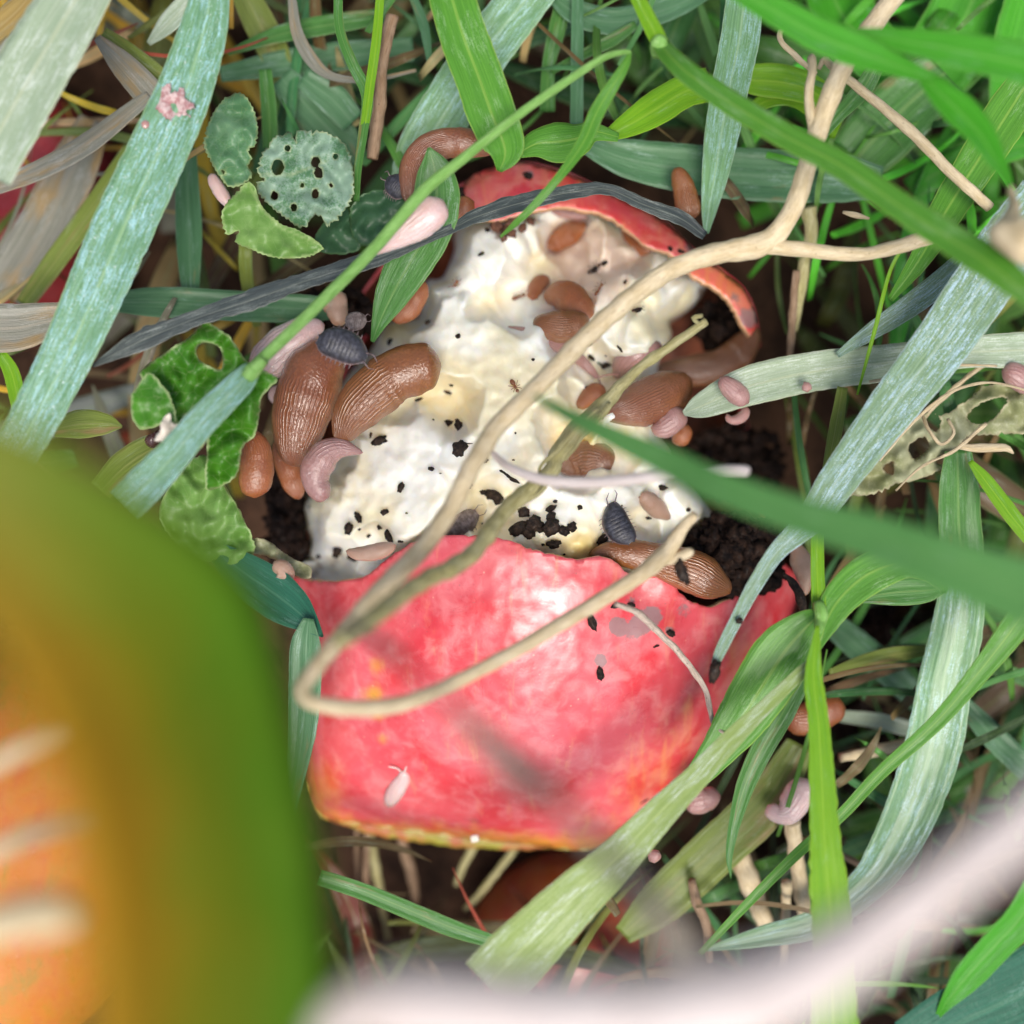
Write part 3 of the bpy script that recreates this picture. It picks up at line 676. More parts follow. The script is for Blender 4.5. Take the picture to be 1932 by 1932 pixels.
DT = gauss(x, y, 600, 1080, 45, .5) + gauss(x, y, 950, 430, 26, 1.0) + gauss(x, y, 640, 1040, 40, .3) + gauss(x, y, 1200, 1010, 50, .35) + gauss(x, y, 1330, 560, 26, .9) + gauss(x, y, 1300, 1000, 40, .7) + gauss(x, y, 590, 960, 14, .7) + gauss(x, y, 1080, 1030, 30, .3)
YL, PK, DT = list(YL), list(PK), list(DT)
for e in bd:
    for i in e:
        if i not in low:
            for k, dz in enumerate((-7, -16, -30)):
                cxy = (q[i] - np.array([960, 820])) * (.97, .93, .85)[k] + np.array([960, 820])
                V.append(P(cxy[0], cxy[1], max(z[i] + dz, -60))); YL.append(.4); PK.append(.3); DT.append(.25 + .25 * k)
            low[i] = len(V) - 3
for a, b in bd:
    # orientation taken from the face that owns the edge
    la, lb = low[a], low[b]
    F += [(a, b, lb, la), (la, lb, lb + 1, la + 1), (la + 1, lb + 1, lb + 2, la + 2)]
flesh = mesh('flesh', V, F, M['flesh'], apple, attrs={'yellow': YL, 'pink': PK, 'dirt': DT})
bm = bmesh.new(); bm.from_mesh(flesh.data); bmesh.ops.recalc_face_normals(bm, faces=bm.faces)
if sum(f.normal.z for f in bm.faces) < 0: bmesh.ops.reverse_faces(bm, faces=bm.faces)
bm.to_mesh(flesh.data); bm.free()

def bvh(objs):
    vs = []; fs = []
    for o in objs:
        b = len(vs); W_ = WLOC[o.name]
        vs += [v.co + W_ for v in o.data.vertices]; fs += [tuple(i + b for i in p.vertices) for p in o.data.polygons]
    return BVHTree.FromPolygons(vs, fs)
SURF = bvh([skin_lo, cap, flesh]); CAM = Vector((0, 0, (DCAM + GZ) * .001))
def hit(u, v, tree=None):
    d = (P(u, v, 0) - CAM).normalized(); r = (tree or SURF).ray_cast(CAM, d)
    return r
def zs(u, v, default=-20):
    r = hit(u, v)
    return (r[0].z * 1000 - GZ) if r[0] else default

# a light core of pips and soil lumps inside the hollow
# ------------------------------------------------------------------ whole apples lying around
def round_apple(label, u, v, z, r, yel, axis=(0, 0, 1), deep=0.0):
    q_ = Vector(axis).to_track_quat('Z', 'Y'); V = []; F = []; n, m = 40, 64; YE = []
    for i in range(n + 1):
        a = math.pi * i / n
        rad = math.sin(a); h = math.cos(a)
        h = h * .9 - .22 * math.exp(-(rad / .28) ** 2) * (1 if h > 0 else -.8)
        for k in range(m):
            b = 2 * math.pi * k / m; rr = rad * (1 + .03 * math.cos(5 * b) * (1 if h < 0 else .3))
            p = q_ @ Vector((rr * math.cos(b), rr * math.sin(b), h)); V.append(P(u, v, z - r) + p * r * .001); YE.append(yel + .25 * noise.noise(p * 1.2))
    for i in range(n):
        for k in range(m): a = i * m + k; b = i * m + (k + 1) % m; F.append((a, a + m, b + m, b))
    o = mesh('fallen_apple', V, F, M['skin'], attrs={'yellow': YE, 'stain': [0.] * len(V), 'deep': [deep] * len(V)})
    return tag(o, label, 'apple', 'fallen apples half hidden in the grass')
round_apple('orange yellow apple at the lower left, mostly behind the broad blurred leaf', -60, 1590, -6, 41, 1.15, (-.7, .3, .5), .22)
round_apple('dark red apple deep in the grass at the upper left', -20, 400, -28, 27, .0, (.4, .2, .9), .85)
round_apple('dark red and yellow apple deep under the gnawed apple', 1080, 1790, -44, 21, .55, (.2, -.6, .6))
# ------------------------------------------------------------------ grass blades one can tell apart
def B(label, fr, pts, mat, z0, z1=None, **kw): return blade(label, zfill(fr(pts), z0, z1), mat, **kw)
B('widest pale blue green blade slanting down across the upper left, pink speck on it', TL, [(800, -60, 135), (770, 100, 175), (700, 330, 205), (600, 560, 222), (480, 820, 230), (380, 1050, 222), (270, 1300, 200), (150, 1540, 185), (40, 1740, 170)], 'sheen_streaked', 6, 10, roll=4, cup=.06)
B('broad whitish blade cutting off the top left corner', TL, [(340, -100, 240), (210, 110, 290), (70, 350, 300), (-90, 640, 300)], 'pale', 12, 15, roll=-6, cup=.05)
B('short yellowish blade in the very corner at the top left', TL, [(130, -40, 50), (60, 40, 90), (-40, 130, 90)], 'dry', 6, 8)
B('dull mauve grey blade crossing behind under the whitish corner blade', TL, [(-30, 710, 60), (150, 640, 75), (330, 540, 80), (500, 410, 60), (560, 360, 40)], 'greyblade', -10, -9)
B('grey pointed blade starting beside the whitish corner blade', TL, [(365, 140, 30), (460, 240, 95), (560, 350, 115), (640, 450, 100)], 'greyblade', -8, -10)
B('narrow olive blade beside the grey pointed one', TL, [(390, 120, 40), (480, 190, 65), (600, 290, 70), (700, 390, 50)], 'olive', -9, -12)
B('whitish dry blade at the top edge left of the pale blue green blade', TL, [(560, 165, 20), (640, 80, 80), (740, -20, 80), (800, -80, 60)], 'pale', -12, -10)
B('wide olive grey blade deep on the left over the dark red apple', TL, [(360, 450, 120), (270, 640, 190), (150, 880, 200), (0, 1110, 190)], 'greyblade', -24, -20)
B('dull green blade deep below the broad pale blue green blade', TL, [(500, 560, 70), (370, 760, 85), (210, 980, 85), (90, 1150, 70)], 'olive', -18, -16)
B('pale teal blade hanging straight down left of the bitten leaves', TL, [(700, 560, 80), (712, 850, 100), (715, 1000, 85), (720, 1120, 60)], 'teal', -16, -14)
B('thin dark green blade lying level at the top, left of the middle', TL, [(860, 200, 20), (1050, 130, 65), (1250, 90, 75), (1450, 60, 60)], 'green', -17, -18)
B('broad dark teal blade lying level behind the upper left stems', TL, [(830, 280, 60), (1060, 240, 100), (1300, 210, 110), (1560, 185, 90)], 'teal', -20, -22)
B('thin grey blade curling in a loop at the top', TL, [(1100, -20, 30), (1120, 120, 45), (1180, 230, 50), (1260, 290, 30), (1400, 300, 20), (1570, 265, 12)], 'greyblade', -12, -14)
B('thin grey blade hanging from the top edge', TL, [(1555, -20, 30), (1600, 100, 38), (1622, 240, 20)], 'teal', -14)
B('fine wavy green blade joining a straight one above the round bitten leaf', TL, [(1275, -20, 34), (1282, 110, 36), (1330, 240, 42), (1385, 360, 45), (1370, 500, 36), (1350, 640, 30), (1345, 760, 22)], 'green', -3, -6)
B('fine straight light green blade running to the top edge', TL, [(1435, -20, 32), (1420, 150, 36), (1395, 330, 36), (1375, 480, 32), (1345, 640, 24)], 'lime', -2, -6)
B('olive green blade at the top edge beside the broad pale blue green blade', TL, [(920, -30, 100), (980, 90, 120), (1040, 210, 110), (1060, 320, 70)], 'olive', -18, -22)
B('green blade standing upright behind the left bitten leaf', TL, [(1000, 260, 50), (1015, 420, 60), (1020, 560, 55)], 'green', -14, -16)
B('pale teal blade slanting down behind the round bitten leaf', TL, [(1060, 290, 100), (1160, 400, 150), (1270, 520, 160), (1340, 620, 120)], 'teal', -19, -22)
B('teal blade slanting down just above the round bitten leaf', TL, [(1140, 290, 80), (1250, 370, 120), (1330, 460, 100)], 'teal', -16, -18)
B('long blue green blade slanting behind the bright centre blade at the top', D_, [(1040, -60, 80), (985, 5, 92), (915, 95, 96), (850, 195, 100), (795, 285, 92), (765, 350, 60)], 'glaucous', -10, -15, roll=5)
B('bright green blade hanging from the top edge onto the apple', F2, [(600, -100, 250), (690, 200, 268), (780, 440, 272), (850, 640, 272), (915, 800, 240), (920, 880, 170), (890, 960, 30)], 'fresh', 5, 3, roll=-3, cup=.12)
B('light green folded blade with a shiny belly beside the apple top', F2, [(1000, 860, 60), (1100, 810, 160), (1220, 800, 230), (1330, 780, 190), (1420, 740, 110), (1560, 770, 50)], 'fresh', 0, -4, cup=-.1)
B('pale green blade slanting up right above the apple', F2, [(2080, 470, 190), (1932, 510, 190), (1750, 620, 190), (1600, 710, 130), (1480, 770, 50)], 'lime', -9, -5)
B('curved pale green blade behind the dry stalk at the top right', TR, [(840, 300, 60), (920, 300, 120), (1040, 310, 130), (1150, 350, 110), (1220, 430, 60), (1210, 520, 20)], 'lime', -10, -9)
B('smaller curved pale green blade under the first', TR, [(900, 430, 50), (960, 380, 60), (1050, 370, 60), (1130, 410, 60), (1180, 480, 30)], 'lime', -11)
B('grey green stem like blade standing at the top centre', TR, [(250, -40, 45), (248, 200, 48), (246, 470, 50)], 'teal', -12, -14)
B('small green blade left of the grey green upright one', TR, [(200, -10, 60), (170, 120, 65), (140, 250, 50), (135, 420, 60)], 'green', -15, -18)
B('thin green blade slanting behind the kinked stem', TR, [(470, 90, 30), (380, 150, 50), (280, 200, 40), (150, 270, 24)], 'green', -13, -15)
B('dark teal blade arching along the top edge', TR, [(150, -20, 50), (250, 50, 95), (380, 80, 105), (500, 60, 100), (640, 10, 90), (760, -50, 60)], 'teal', -14)
B('blue green blade hanging down right of the green slanting stem', TR, [(885, -40, 140), (862, 150, 150), (825, 330, 142), (795, 500, 132), (770, 650, 104), (748, 780, 64), (735, 880, 20)], 'glaucous', -5, -10, roll=4)
B('wide teal blade lying level behind the apple top', TR, [(280, 540, 80), (450, 600, 150), (700, 640, 190), (950, 660, 200), (1220, 670, 190), (1400, 690, 120)], 'teal', -13, -15)
B('long green blade running from the top centre to the right edge', TR, [(560, 160, 70), (600, 210, 84), (680, 285, 95), (850, 400, 102), (1050, 520, 108), (1250, 625, 112), (1450, 765, 118), (1650, 895, 130), (1800, 990, 140), (2000, 1150, 90)], 'fresh', 9, 32, roll=8, cup=.05)
B('upper piece of the long green blade above its swollen joint', TR, [(455, -50, 50), (500, 40, 60), (545, 130, 66), (575, 190, 60)], 'lime', 8, 9)
B('green blade from the top crossing in front of the thick stalk', TR, [(800, -90, 90), (880, -30, 105), (1000, 40, 125), (1150, 125, 142), (1300, 185, 140), (1430, 235, 100), (1560, 285, 55), (1660, 310, 12)], 'vivid', 27, 24, roll=6)
B('smooth light green blade reaching the right edge near the top', TR, [(1270, 110, 12), (1450, 145, 80), (1700, 190, 132), (1990, 250, 160)], 'vivid', 23, 30, roll=-6)
B('twisted green blade drooping near the upper right corner', TR, [(1540, 280, 30), (1600, 330, 100), (1690, 410, 150), (1770, 500, 130), (1830, 600, 86), (1885, 700, 30)], 'vivid', 24, 28, roll=12)
B('broad vivid blade far back in the upper right corner', TR, [(1800, -150, 280), (1720, 60, 300), (1600, 260, 280), (1480, 440, 200)], 'vivid', -22, -28)
B('vivid green blade standing at the right edge near the top', TR, [(2020, -80, 260), (1960, 160, 280), (1900, 360, 200), (1860, 520, 90)], 'vivid', -18, -24)
B('broad vivid blade behind the top of the thick stalk', TR, [(1200, -60, 200), (1260, 60, 240), (1360, 190, 220), (1480, 330, 140)], 'vivid', -28, -24)
B('square ended dull green blade behind the thin curved stalk', TR, [(1640, 270, 220), (1520, 370, 250), (1390, 500, 260), (1300, 600, 220)], 'green', -15, -19, roll=-4)
B('green blade dropping from the right edge behind the long green blade', TR, [(1990, 250, 130), (1880, 420, 170), (1740, 640, 150), (1640, 800, 130), (1540, 980, 80), (1430, 1130, 24)], 'fresh', -1, -4)
B('thin blue green blade between the thick stalk and thin stalk', TR, [(1380, 240, 60), (1330, 330, 70), (1230, 440, 50), (1170, 520, 30)], 'green', -4, -8)
B('large silver blue blade slanting from the right edge down to the apple', TR, [(2010, 740, 200), (1900, 890, 225), (1780, 1070, 232), (1620, 1300, 215), (1450, 1520, 190), (1330, 1680, 165), (1220, 1830, 145), (1140, 1950, 118), (1080, 2010, 92), (1000, 2085, 70), (920, 2205, 60), (850, 2335, 50), (790, 2455, 44), (758, 2535, 22)], 'silver', 4, 6, roll=3, cup=.07)
B('thin whitish blade parallel above the large silver blue blade', TR, [(1730, 960, 70), (1600, 1080, 90), (1480, 1170, 84), (1360, 1250, 64), (1230, 1340, 24)], 'silver', -4, -6)
o = B('pale split blade lying level with a small pink slug on it', TR, [(650, 1560, 20), (720, 1530, 96), (900, 1455, 150), (1150, 1400, 150), (1400, 1370, 140), (1700, 1330, 120), (1960, 1320, 140)], 'pale', -6, -8)
B('small upright yellow green blade right of the apple', TR, [(1250, 1460, 40), (1220, 1640, 54), (1190, 1790, 40), (1160, 1930, 30)], 'olive', -4, -2)
B('hair thin yellow green blade hanging over the pale split one', TR, [(1500, 900, 12), (1430, 1020, 14), (1370, 1250, 16), (1305, 1490, 8)], 'lime', 2, -3, seg=4)
B('upright green blade at the right edge beside the lime one', TR, [(1685, 1700, 100), (1690, 1830, 150), (1692, 1960, 160), (1700, 2080, 165), (1705, 2180, 140)], 'green', -7, -9)
B('narrow lime blade running to the right edge', TR, [(1730, 1740, 20), (1780, 1800, 50), (1840, 1880, 62), (1900, 1960, 64), (2000, 2080, 60)], 'lime', -2, 0)
B('out of focus green blade crossing in front over the right half of the apple', D_, [(1005, 745, 8), (1050, 770, 22), (1118, 805, 36), (1250, 866, 56), (1350, 915, 64), (1500, 970, 72), (1640, 1010, 90), (1780, 1062, 110), (1960, 1125, 135)], 'blurgreen', 37, 62, roll=6, cup=.05)
B('arching green blade rising from the joint and curling over', BR, [(1160, 520, 16), (1178, 440, 84), (1240, 330, 130), (1350, 235, 150), (1480, 195, 118), (1570, 225, 86), (1625, 280, 50), (1630, 310, 20)], 'fresh', 3, 4, roll=8)
B('curled under side of the arching blade', BR, [(1632, 290, 40), (1560, 300, 90), (1460, 305, 100), (1360, 320, 60), (1290, 340, 10)], 'green', 1, -1)
B('long bluish blade bending from the right down to the bottom', BR, [(1690, 180, 150), (1700, 290, 170), (1680, 450, 190), (1635, 650, 200), (1600, 850, 210), (1530, 1080, 200), (1430, 1290, 172), (1330, 1420, 136), (1150, 1555, 110), (950, 1605, 80), (730, 1655, 16)], 'glaucous', -7, -15, roll=-5)
B('broad green blade hugging the right side of the apple', BR, [(1175, 385, 40), (1130, 420, 120), (1040, 520, 215), (960, 640, 220), (870, 780, 190), (775, 910, 130), (700, 1000, 90), (620, 1070, 20)], 'fresh', 4, -2, roll=-6, cup=.04)
B('long folded blade running from the joint to the bottom, slimed and shiny', BR, [(1160, 540, 14), (1090, 610, 48), (960, 735, 60), (830, 860, 80), (700, 1000, 100), (560, 1140, 130), (400, 1310, 165), (250, 1450, 205), (100, 1600, 240), (0, 1700, 255), (-90, 1790, 250)], 'slimed', 6, 14, roll=7, cup=.08)
B('pointed drooping green blade with its tip in the dark gap', BR, [(1120, 590, 30), (1080, 660, 72), (1020, 770, 88), (950, 890, 86), (885, 1030, 72), (842, 1180, 46), (822, 1300, 26), (828, 1385, 4)], 'green', -1, -5)
B('bright yellow green blade standing up from the bottom edge', BR, [(1155, 430, 14), (1140, 620, 68), (1160, 800, 80), (1172, 1000, 100), (1182, 1200, 112), (1196, 1400, 145), (1210, 1600, 155), (1216, 1800, 170), (1222, 2020, 185)], 'lime', 8, 14, rip=.02, cup=.08)
B('thin green stem like blade above the joint', BR, [(1150, -60, 50), (1154, 60, 48), (1155, 220, 52), (1162, 400, 56)], 'lime', 2, 3)
B('long thin straight blade slanting from the right edge to the bottom', BR, [(2000, 300, 120), (1890, 450, 108), (1760, 615, 80), (1600, 800, 62), (1400, 980, 52), (1240, 1150, 46), (1080, 1290, 42), (900, 1470, 36), (710, 1670, 22)], 'fresh', 7, -4)
B('dark teal leaf blade filling the lower right corner', BR, [(2060, 1760, 330), (1900, 1840, 330), (1700, 1930, 300), (1500, 2040, 250)], 'deep', 7, 9, cup=.04)
B('bright green blade in the lower right above the dark corner blade', BR, [(2010, 1380, 120), (1930, 1530, 130), (1830, 1640, 125), (1720, 1760, 112), (1640, 1860, 50), (1600, 1920, 12)], 'vivid', 12, 8)
B('wide dark olive blade deep at the bottom right of the apple', BR, [(1090, 880, 110), (960, 1100, 180), (760, 1290, 185), (560, 1480, 170), (420, 1600, 80)], 'olive', -14, -18)
B('grey teal blade deep behind the right side', BR, [(1180, 400, 90), (1300, 500, 110), (1420, 600, 110), (1540, 720, 90)], 'teal', -22, -26)
B('pale green blade lying level deep at the right', BR, [(1220, 770, 40), (1380, 790, 60), (1540, 830, 60)], 'pale', -24)
B('teal blade reaching the right edge low down', BR, [(1700, 720, 60), (1820, 850, 95), (1960, 990, 90)], 'teal', -20, -18)
B('thin green blade deep at the right edge', BR, [(1580, 480, 30), (1750, 560, 50), (1960, 640, 60)], 'green', -24, -20)
B('green blade running level under the curled blade', BR, [(1200, 610, 30), (1330, 570, 60), (1450, 540, 60), (1600, 520, 30)], 'olive', -14)
B('green stem like blade crossing the dark gap below the apple', G8, [(-120, 1110, 90), (100, 1180, 95), (300, 1260, 100), (600, 1385, 100), (820, 1460, 80), (1000, 1520, 50)], 'green', -6, -9)
B('brown grey blade entering from the left edge', TL, [(-60, 1240, 190), (60, 1235, 180), (160, 1215, 150), (300, 1190, 100)], 'greyblade', -2, -4)
B('grey green blade lying level behind the dark striped one', TL, [(380, 1140, 60), (600, 1140, 115), (900, 1155, 115), (1180, 1165, 100), (1300, 1165, 40)], 'teal', -10, -14)
B('dark rotten striped blade lying across the top of the apple', D_, [(175, 690, 6), (260, 645, 40), (370, 600, 32), (475, 565, 40), (575, 530, 32), (700, 490, 34), (760, 468, 24), (850, 432, 18), (895, 410, 28), (960, 388, 36), (1030, 371, 32), (1090, 360, 28), (1147, 357, 22), (1214, 385, 26), (1285, 412, 28), (1330, 445, 18)], 'slate', 7, -6, roll=6, rip=.04)
B('green leaf like blade with a rounded tip beside the white slug', TL, [(1618, 556, 10), (1640, 640, 130), (1645, 760, 185), (1605, 880, 190), (1540, 1000, 172), (1475, 1120, 128), (1430, 1220, 60), (1405, 1290, 14)], 'green', 3, -3, cup=.05)
B('pale blue green blade below the stem node, in front of the holed leaf', TL, [(955, 1385, 66), (920, 1430, 100), (860, 1490, 112), (760, 1590, 122), (650, 1720, 134), (560, 1815, 150), (470, 1905, 150)], 'sheen_streaked', 10, 14, roll=-5)
B('dark teal blade curving behind the lower left of the apple', F7, [(-160, 110, 120), (-20, 220, 230), (140, 330, 270), (260, 420, 230), (350, 500, 130), (430, 580, 14)], 'deep', -4, 1)
B('teal blade standing along the left side of the apple', F7, [(350, 480, 60), (335, 620, 170), (330, 830, 185), (318, 1080, 165), (290, 1300, 120), (255, 1520, 70), (235, 1700, 20)], 'teal', 1, -2, roll=-5)
B('short olive leaf blade by the blurred leaf', TL, [(200, 1620, 60), (300, 1600, 110), (400, 1600, 80), (460, 1610, 10)], 'olive', -3)
B('yellow green blade under the holed leaf', TL, [(380, 1850, 90), (470, 1760, 120), (580, 1690, 110), (680, 1650, 40)], 'olive', 0, -4)
B('yellow green blade low at the left edge', TL, [(0, 1330, 40), (40, 1400, 60), (60, 1480, 60), (70, 1570, 40)], 'lime', -6)

# broad leaf right in front of the lens, traced by its two edges
def edge_sheet(label, Lp, Rp, mat, **kw):
    l = catmull(Lp, 1e9); r = catmull(Rp, 1e9)
    def rs_(p, n=40):
        c = catmull(p, 8); t = np.linspace(0, len(c) - 1, n); i = np.clip(t.astype(int), 0, len(c) - 2); f = (t - i)[:, None]
        return c[i] * (1 - f) + c[i + 1] * f
    a, b = rs_(Lp), rs_(Rp)
    A3 = np.array([tuple(P(*p)) for p in a]); B3 = np.array([tuple(P(*p)) for p in b])
    v, f, uv = ribbon_sheet('', A3, B3, None, None, **kw)
    return tag(mesh('broad_leaf', v, f, M[mat], None, uv), label, 'leaf')
edge_sheet('large blurred green leaf right in front, lower left', [(-380, 900, 98), (-200, 1010, 102), (-50, 1180, 104), (80, 1400, 105), (150, 1650, 105), (180, 2150, 104)],
           [(-300, 700, 104), (0, 785, 103), (118, 840, 101), (269, 930, 98), (430, 1035, 93), (500, 1130, 90), (548, 1292, 88), (592, 1500, 87), (622, 1700, 86), (650, 2150, 86)], 'biglea', cup=.04, thick=.3)

# ------------------------------------------------------------------ leaves
HG = 'leaves bitten full of holes'
leaf('bright green leaf with a round bitten hole, left of the slugs', TL([(780, 1215), (850, 1258), (890, 1300), (935, 1365), (1045, 1425), (1010, 1470), (985, 1500), (980, 1560), (960, 1640), (915, 1690), (890, 1795), (790, 1850), (775, 1790), (785, 1640), (760, 1560), (700, 1570), (672, 1600), (640, 1590), (600, 1605), (540, 1622), (503, 1590), (494, 1500), (535, 1440), (530, 1400), (600, 1345), (700, 1280), (750, 1235)]),
     [TL([(745, 1310), (780, 1293), (830, 1315), (836, 1390), (795, 1385), (748, 1350)])], 5, 'leaf_green', name='holed_leaf', bumpy=2.4, tilt=(.1, -.05), jag=.6)
leaf('folded lobe of green leaf left of the holed leaf, dark snail beneath', TL([(560, 1405), (610, 1450), (645, 1500), (660, 1590), (610, 1600), (545, 1618), (505, 1590), (495, 1500), (530, 1440)]), [], 8, 'leaf_green', name='leaf_lobe', bumpy=.8, tilt=(-.1, 0))
leaf('grey green bitten leaf left of the round one', TL([(810, 420), (850, 370), (905, 350), (950, 400), (972, 480), (965, 545), (935, 570), (950, 600), (935, 625), (950, 660), (900, 700), (850, 690), (790, 600), (770, 520)]),
     [TL([(905, 325), (915, 330), (910, 340)]), TL([(835, 640), (850, 650), (845, 660)])][1:], -3, 'leaf_dull', name='bitten_leaf', group=HG, bumpy=1.8, serr=1.6, jag=.3)
leaf('round whitish green leaf riddled with small holes', TL([(1000, 560), (1060, 505), (1095, 500), (1115, 530), (1130, 492), (1250, 508), (1310, 560), (1332, 650), (1322, 760), (1240, 850), (1215, 820), (1180, 815), (1140, 860), (1050, 800), (980, 730), (975, 690), (1000, 680), (970, 640)]),
     [TL([(cx + r * math.cos(a), cy + r * math.sin(a) * 1.2) for a in (0, 1.05, 2.1, 3.14, 4.2, 5.2)]) for cx, cy, r in ((1190, 612, 17), (1202, 652, 19), (1190, 730, 15), (1048, 632, 24), (1108, 782, 13), (1035, 738, 14), (1250, 700, 8), (1085, 560, 11), (1140, 700, 8), (1265, 590, 10))], -4, 'leaf_grey', name='bitten_leaf', group=HG, bumpy=2.2, jag=1.1, serr=2.2, step=4.0, rib=TL([(960, 660), (1100, 660), (1230, 610)]), fold=.05)
leaf('light green leaf with a strong pale midrib below the round one', TL([(845, 780), (880, 740), (930, 690), (960, 705), (990, 780), (1060, 845), (1130, 870), (1215, 930), (1180, 960), (1060, 975), (950, 942), (888, 912), (902, 870), (855, 885), (838, 830)]), [], -1.5, 'leaf_light', name='bitten_leaf', group=HG,
     rib=TL([(938, 700), (980, 780), (1060, 860), (1190, 915)]), bumpy=1.2, fold=.12, serr=1.4, jag=.3)
leaf('dark green leaf behind the thin bright stem', TL([(1340, 760), (1420, 715), (1500, 735), (1545, 790), (1510, 850), (1440, 905), (1360, 925), (1320, 850)]), [], -7, 'leaf_dark', name='small_leaf', bumpy=1.5)
leaf('dark bluish leaf in the gap right of the light green leaf', TL([(1230, 830), (1300, 780), (1340, 850), (1360, 930), (1280, 960), (1180, 930)]), [], -9, 'leaf_dark', name='small_leaf', bumpy=1.5)
leaf('soft olive leaf below the holed leaf, next to the blurred one', TL([(700, 1760), (780, 1720), (860, 1850), (920, 1960), (960, 2080), (880, 2140), (700, 2080), (600, 1930)]), [], -4, 'leaf_light', name='small_leaf', bumpy=2)
leaf('withered olive leaf with ragged holes at the right edge', TR([(1240, 1860), (1330, 1770), (1430, 1660), (1520, 1570), (1640, 1560), (1760, 1480), (1800, 1450), (1960, 1470), (1960, 1620), (1820, 1640), (1720, 1650), (1650, 1740), (1560, 1800), (1450, 1830), (1340, 1870)]),
     [TR([(1560, 1590), (1590, 1550), (1620, 1590), (1600, 1630)]), TR([(1500, 1680), (1560, 1650), (1575, 1690), (1520, 1730)]), TR([(1720, 1570), (1790, 1510), (1870, 1500), (1830, 1570), (1760, 1600)]), TR([(1600, 1740), (1650, 1700), (1640, 1750)]), TR([(1400, 1770), (1440, 1740), (1440, 1790)])], -9, 'leaf_olive', name='withered_leaf', bumpy=2.4, jag=1.6)
leaf('curled brown scrap of leaf near the left end of the flesh', F5([(0, 1440), (60, 1410), (150, 1440), (210, 1490), (270, 1530), (350, 1560), (360, 1630), (290, 1620), (240, 1570), (170, 1530), (80, 1500), (10, 1490)]), [], -6, 'leaf_olive', name='leaf_scrap', cat='leaf scrap', bumpy=2)
leaf('cream white scrap of dead leaf caught by the holed leaf', TL([(612, 1585), (640, 1562), (658, 1598), (700, 1592), (735, 1560), (748, 1520), (730, 1590), (695, 1630), (660, 1672), (585, 1658), (605, 1620)]), [], 10, 'paper', name='leaf_scrap', cat='leaf scrap', bumpy=1.5, jag=1.2)

# ------------------------------------------------------------------ stalks and stems
st = thing('dry_stalk', 'thick straw coloured forked dry stalk looping across the apple', 'stalk', P(1100, 640, 8))
def part_tube(name, parent, pts, mat, **kw):
    return tube(None, pts, mat, name=name, parent=parent, **kw)
part_tube('stem', st, [(1730, -60, 38, 7), (1690, -10, 37, 7), (1600, 112, 38, 7), (1560, 200, 38, 7), (1530, 290, 36, 7), (1500, 385, 37, 7), (1468, 437, 40, 6), (1430, 463, 46, 6), (1340, 481, 40, 7), (1260, 512, 38, 8), (1180, 570, 38, 9), (1100, 642, 37, 10), (1010, 733, 36, 12), (940, 803, 36, 14), (890, 880, 36, 17), (850, 960, 36, 18),
          (800, 1030, 37, 21), (720, 1112, 38, 26), (640, 1205, 36, 30), (585, 1275, 32, 33), (572, 1308, 30, 34), (600, 1328, 31, 34), (660, 1336, 32, 33), (740, 1332, 32, 30), (820, 1305, 28, 27), (950, 1240, 28, 22), (1100, 1152, 30, 16), (1200, 1090, 31, 14), (1255, 1045, 34, 11), (1285, 1000, 24, 11), (1312, 970, 17, 12)], 'straw', rough=.06)
part_tube('branch', st, [(1425, 463, 30, 6), (1500, 469, 29, 5.5), (1600, 480, 26, 5), (1660, 474, 26, 5), (1745, 450, 28, 5), (1790, 435, 26, 5)], 'straw', rough=.06)
part_tube('twig', st, [(1536, 250, 20, 7), (1528, 205, 18, 7), (1527, 170, 17, 7), (1533, 135, 15, 7), (1531, 112, 17, 6), (1527, 105, 10, 6)], 'straw', rough=.12)
part_tube('twig', st, [(1245, 1058, 22, 11), (1275, 1053, 20, 11), (1300, 1042, 18, 12), (1306, 1039, 10, 12)], 'straw', rough=.12)
part_tube('rootlet', st, [(1162, 1140, 11, 8), (1200, 1155, 13, 5), (1240, 1190, 13, 3), (1275, 1225, 13, 2), (1305, 1262, 12, 1), (1330, 1300, 11, 0), (1340, 1340, 9, -1), (1348, 1368, 8, -1), (1378, 1392, 4, 1)], 'pale_root', rough=.15)['label'] = 'thin pale rootlet with dark specks lying on the red skin'
tube('thin curved pale stalk in the upper right, hooked at its tip', [(1545, 130, 8, 1), (1556, 112, 12, 2), (1572, 128, 14, 2), (1650, 190, 18, 2), (1720, 250, 20, 2), (1800, 330, 21, 2), (1868, 392, 19, 1)], 'straw', name='dry_stalk', cat='stalk', group='dry stalks', rough=.08)
tube('crooked thin tan stalk at the top right, ending in a small curl', [(1540, 140, 9, -4), (1500, 105, 12, -4), (1475, 80, 11, -4), (1472, 60, 9, -4), (1485, 50, 7, -3)], 'straw', name='dry_stalk', cat='stalk', group='dry stalks', rough=.2)
t2 = thing('frayed_stalk', 'greenish frayed dry stalk lying under the thick looping stalk', 'stalk', P(1000, 900, 10), 'dry stalks')
part_tube('stem', t2, [(1332, 606, 16, 4), (1290, 636, 17, 4), (1247, 665, 20, 4), (1207, 693, 20, 4), (1178, 722, 22, 4), (1147, 754, 30, 4), (1117, 787, 36, 5), (1080, 822, 38, 5), (1050, 862, 34, 5), (1040, 888, 30, 6), (1000, 925, 32, 8), (950, 966, 32, 12), (885, 1050, 34, 20), (800, 1096, 35, 28), (750, 1130, 35, 33), (700, 1168, 38, 38), (640, 1210, 34, 42)], 'straw2', rough=.14)
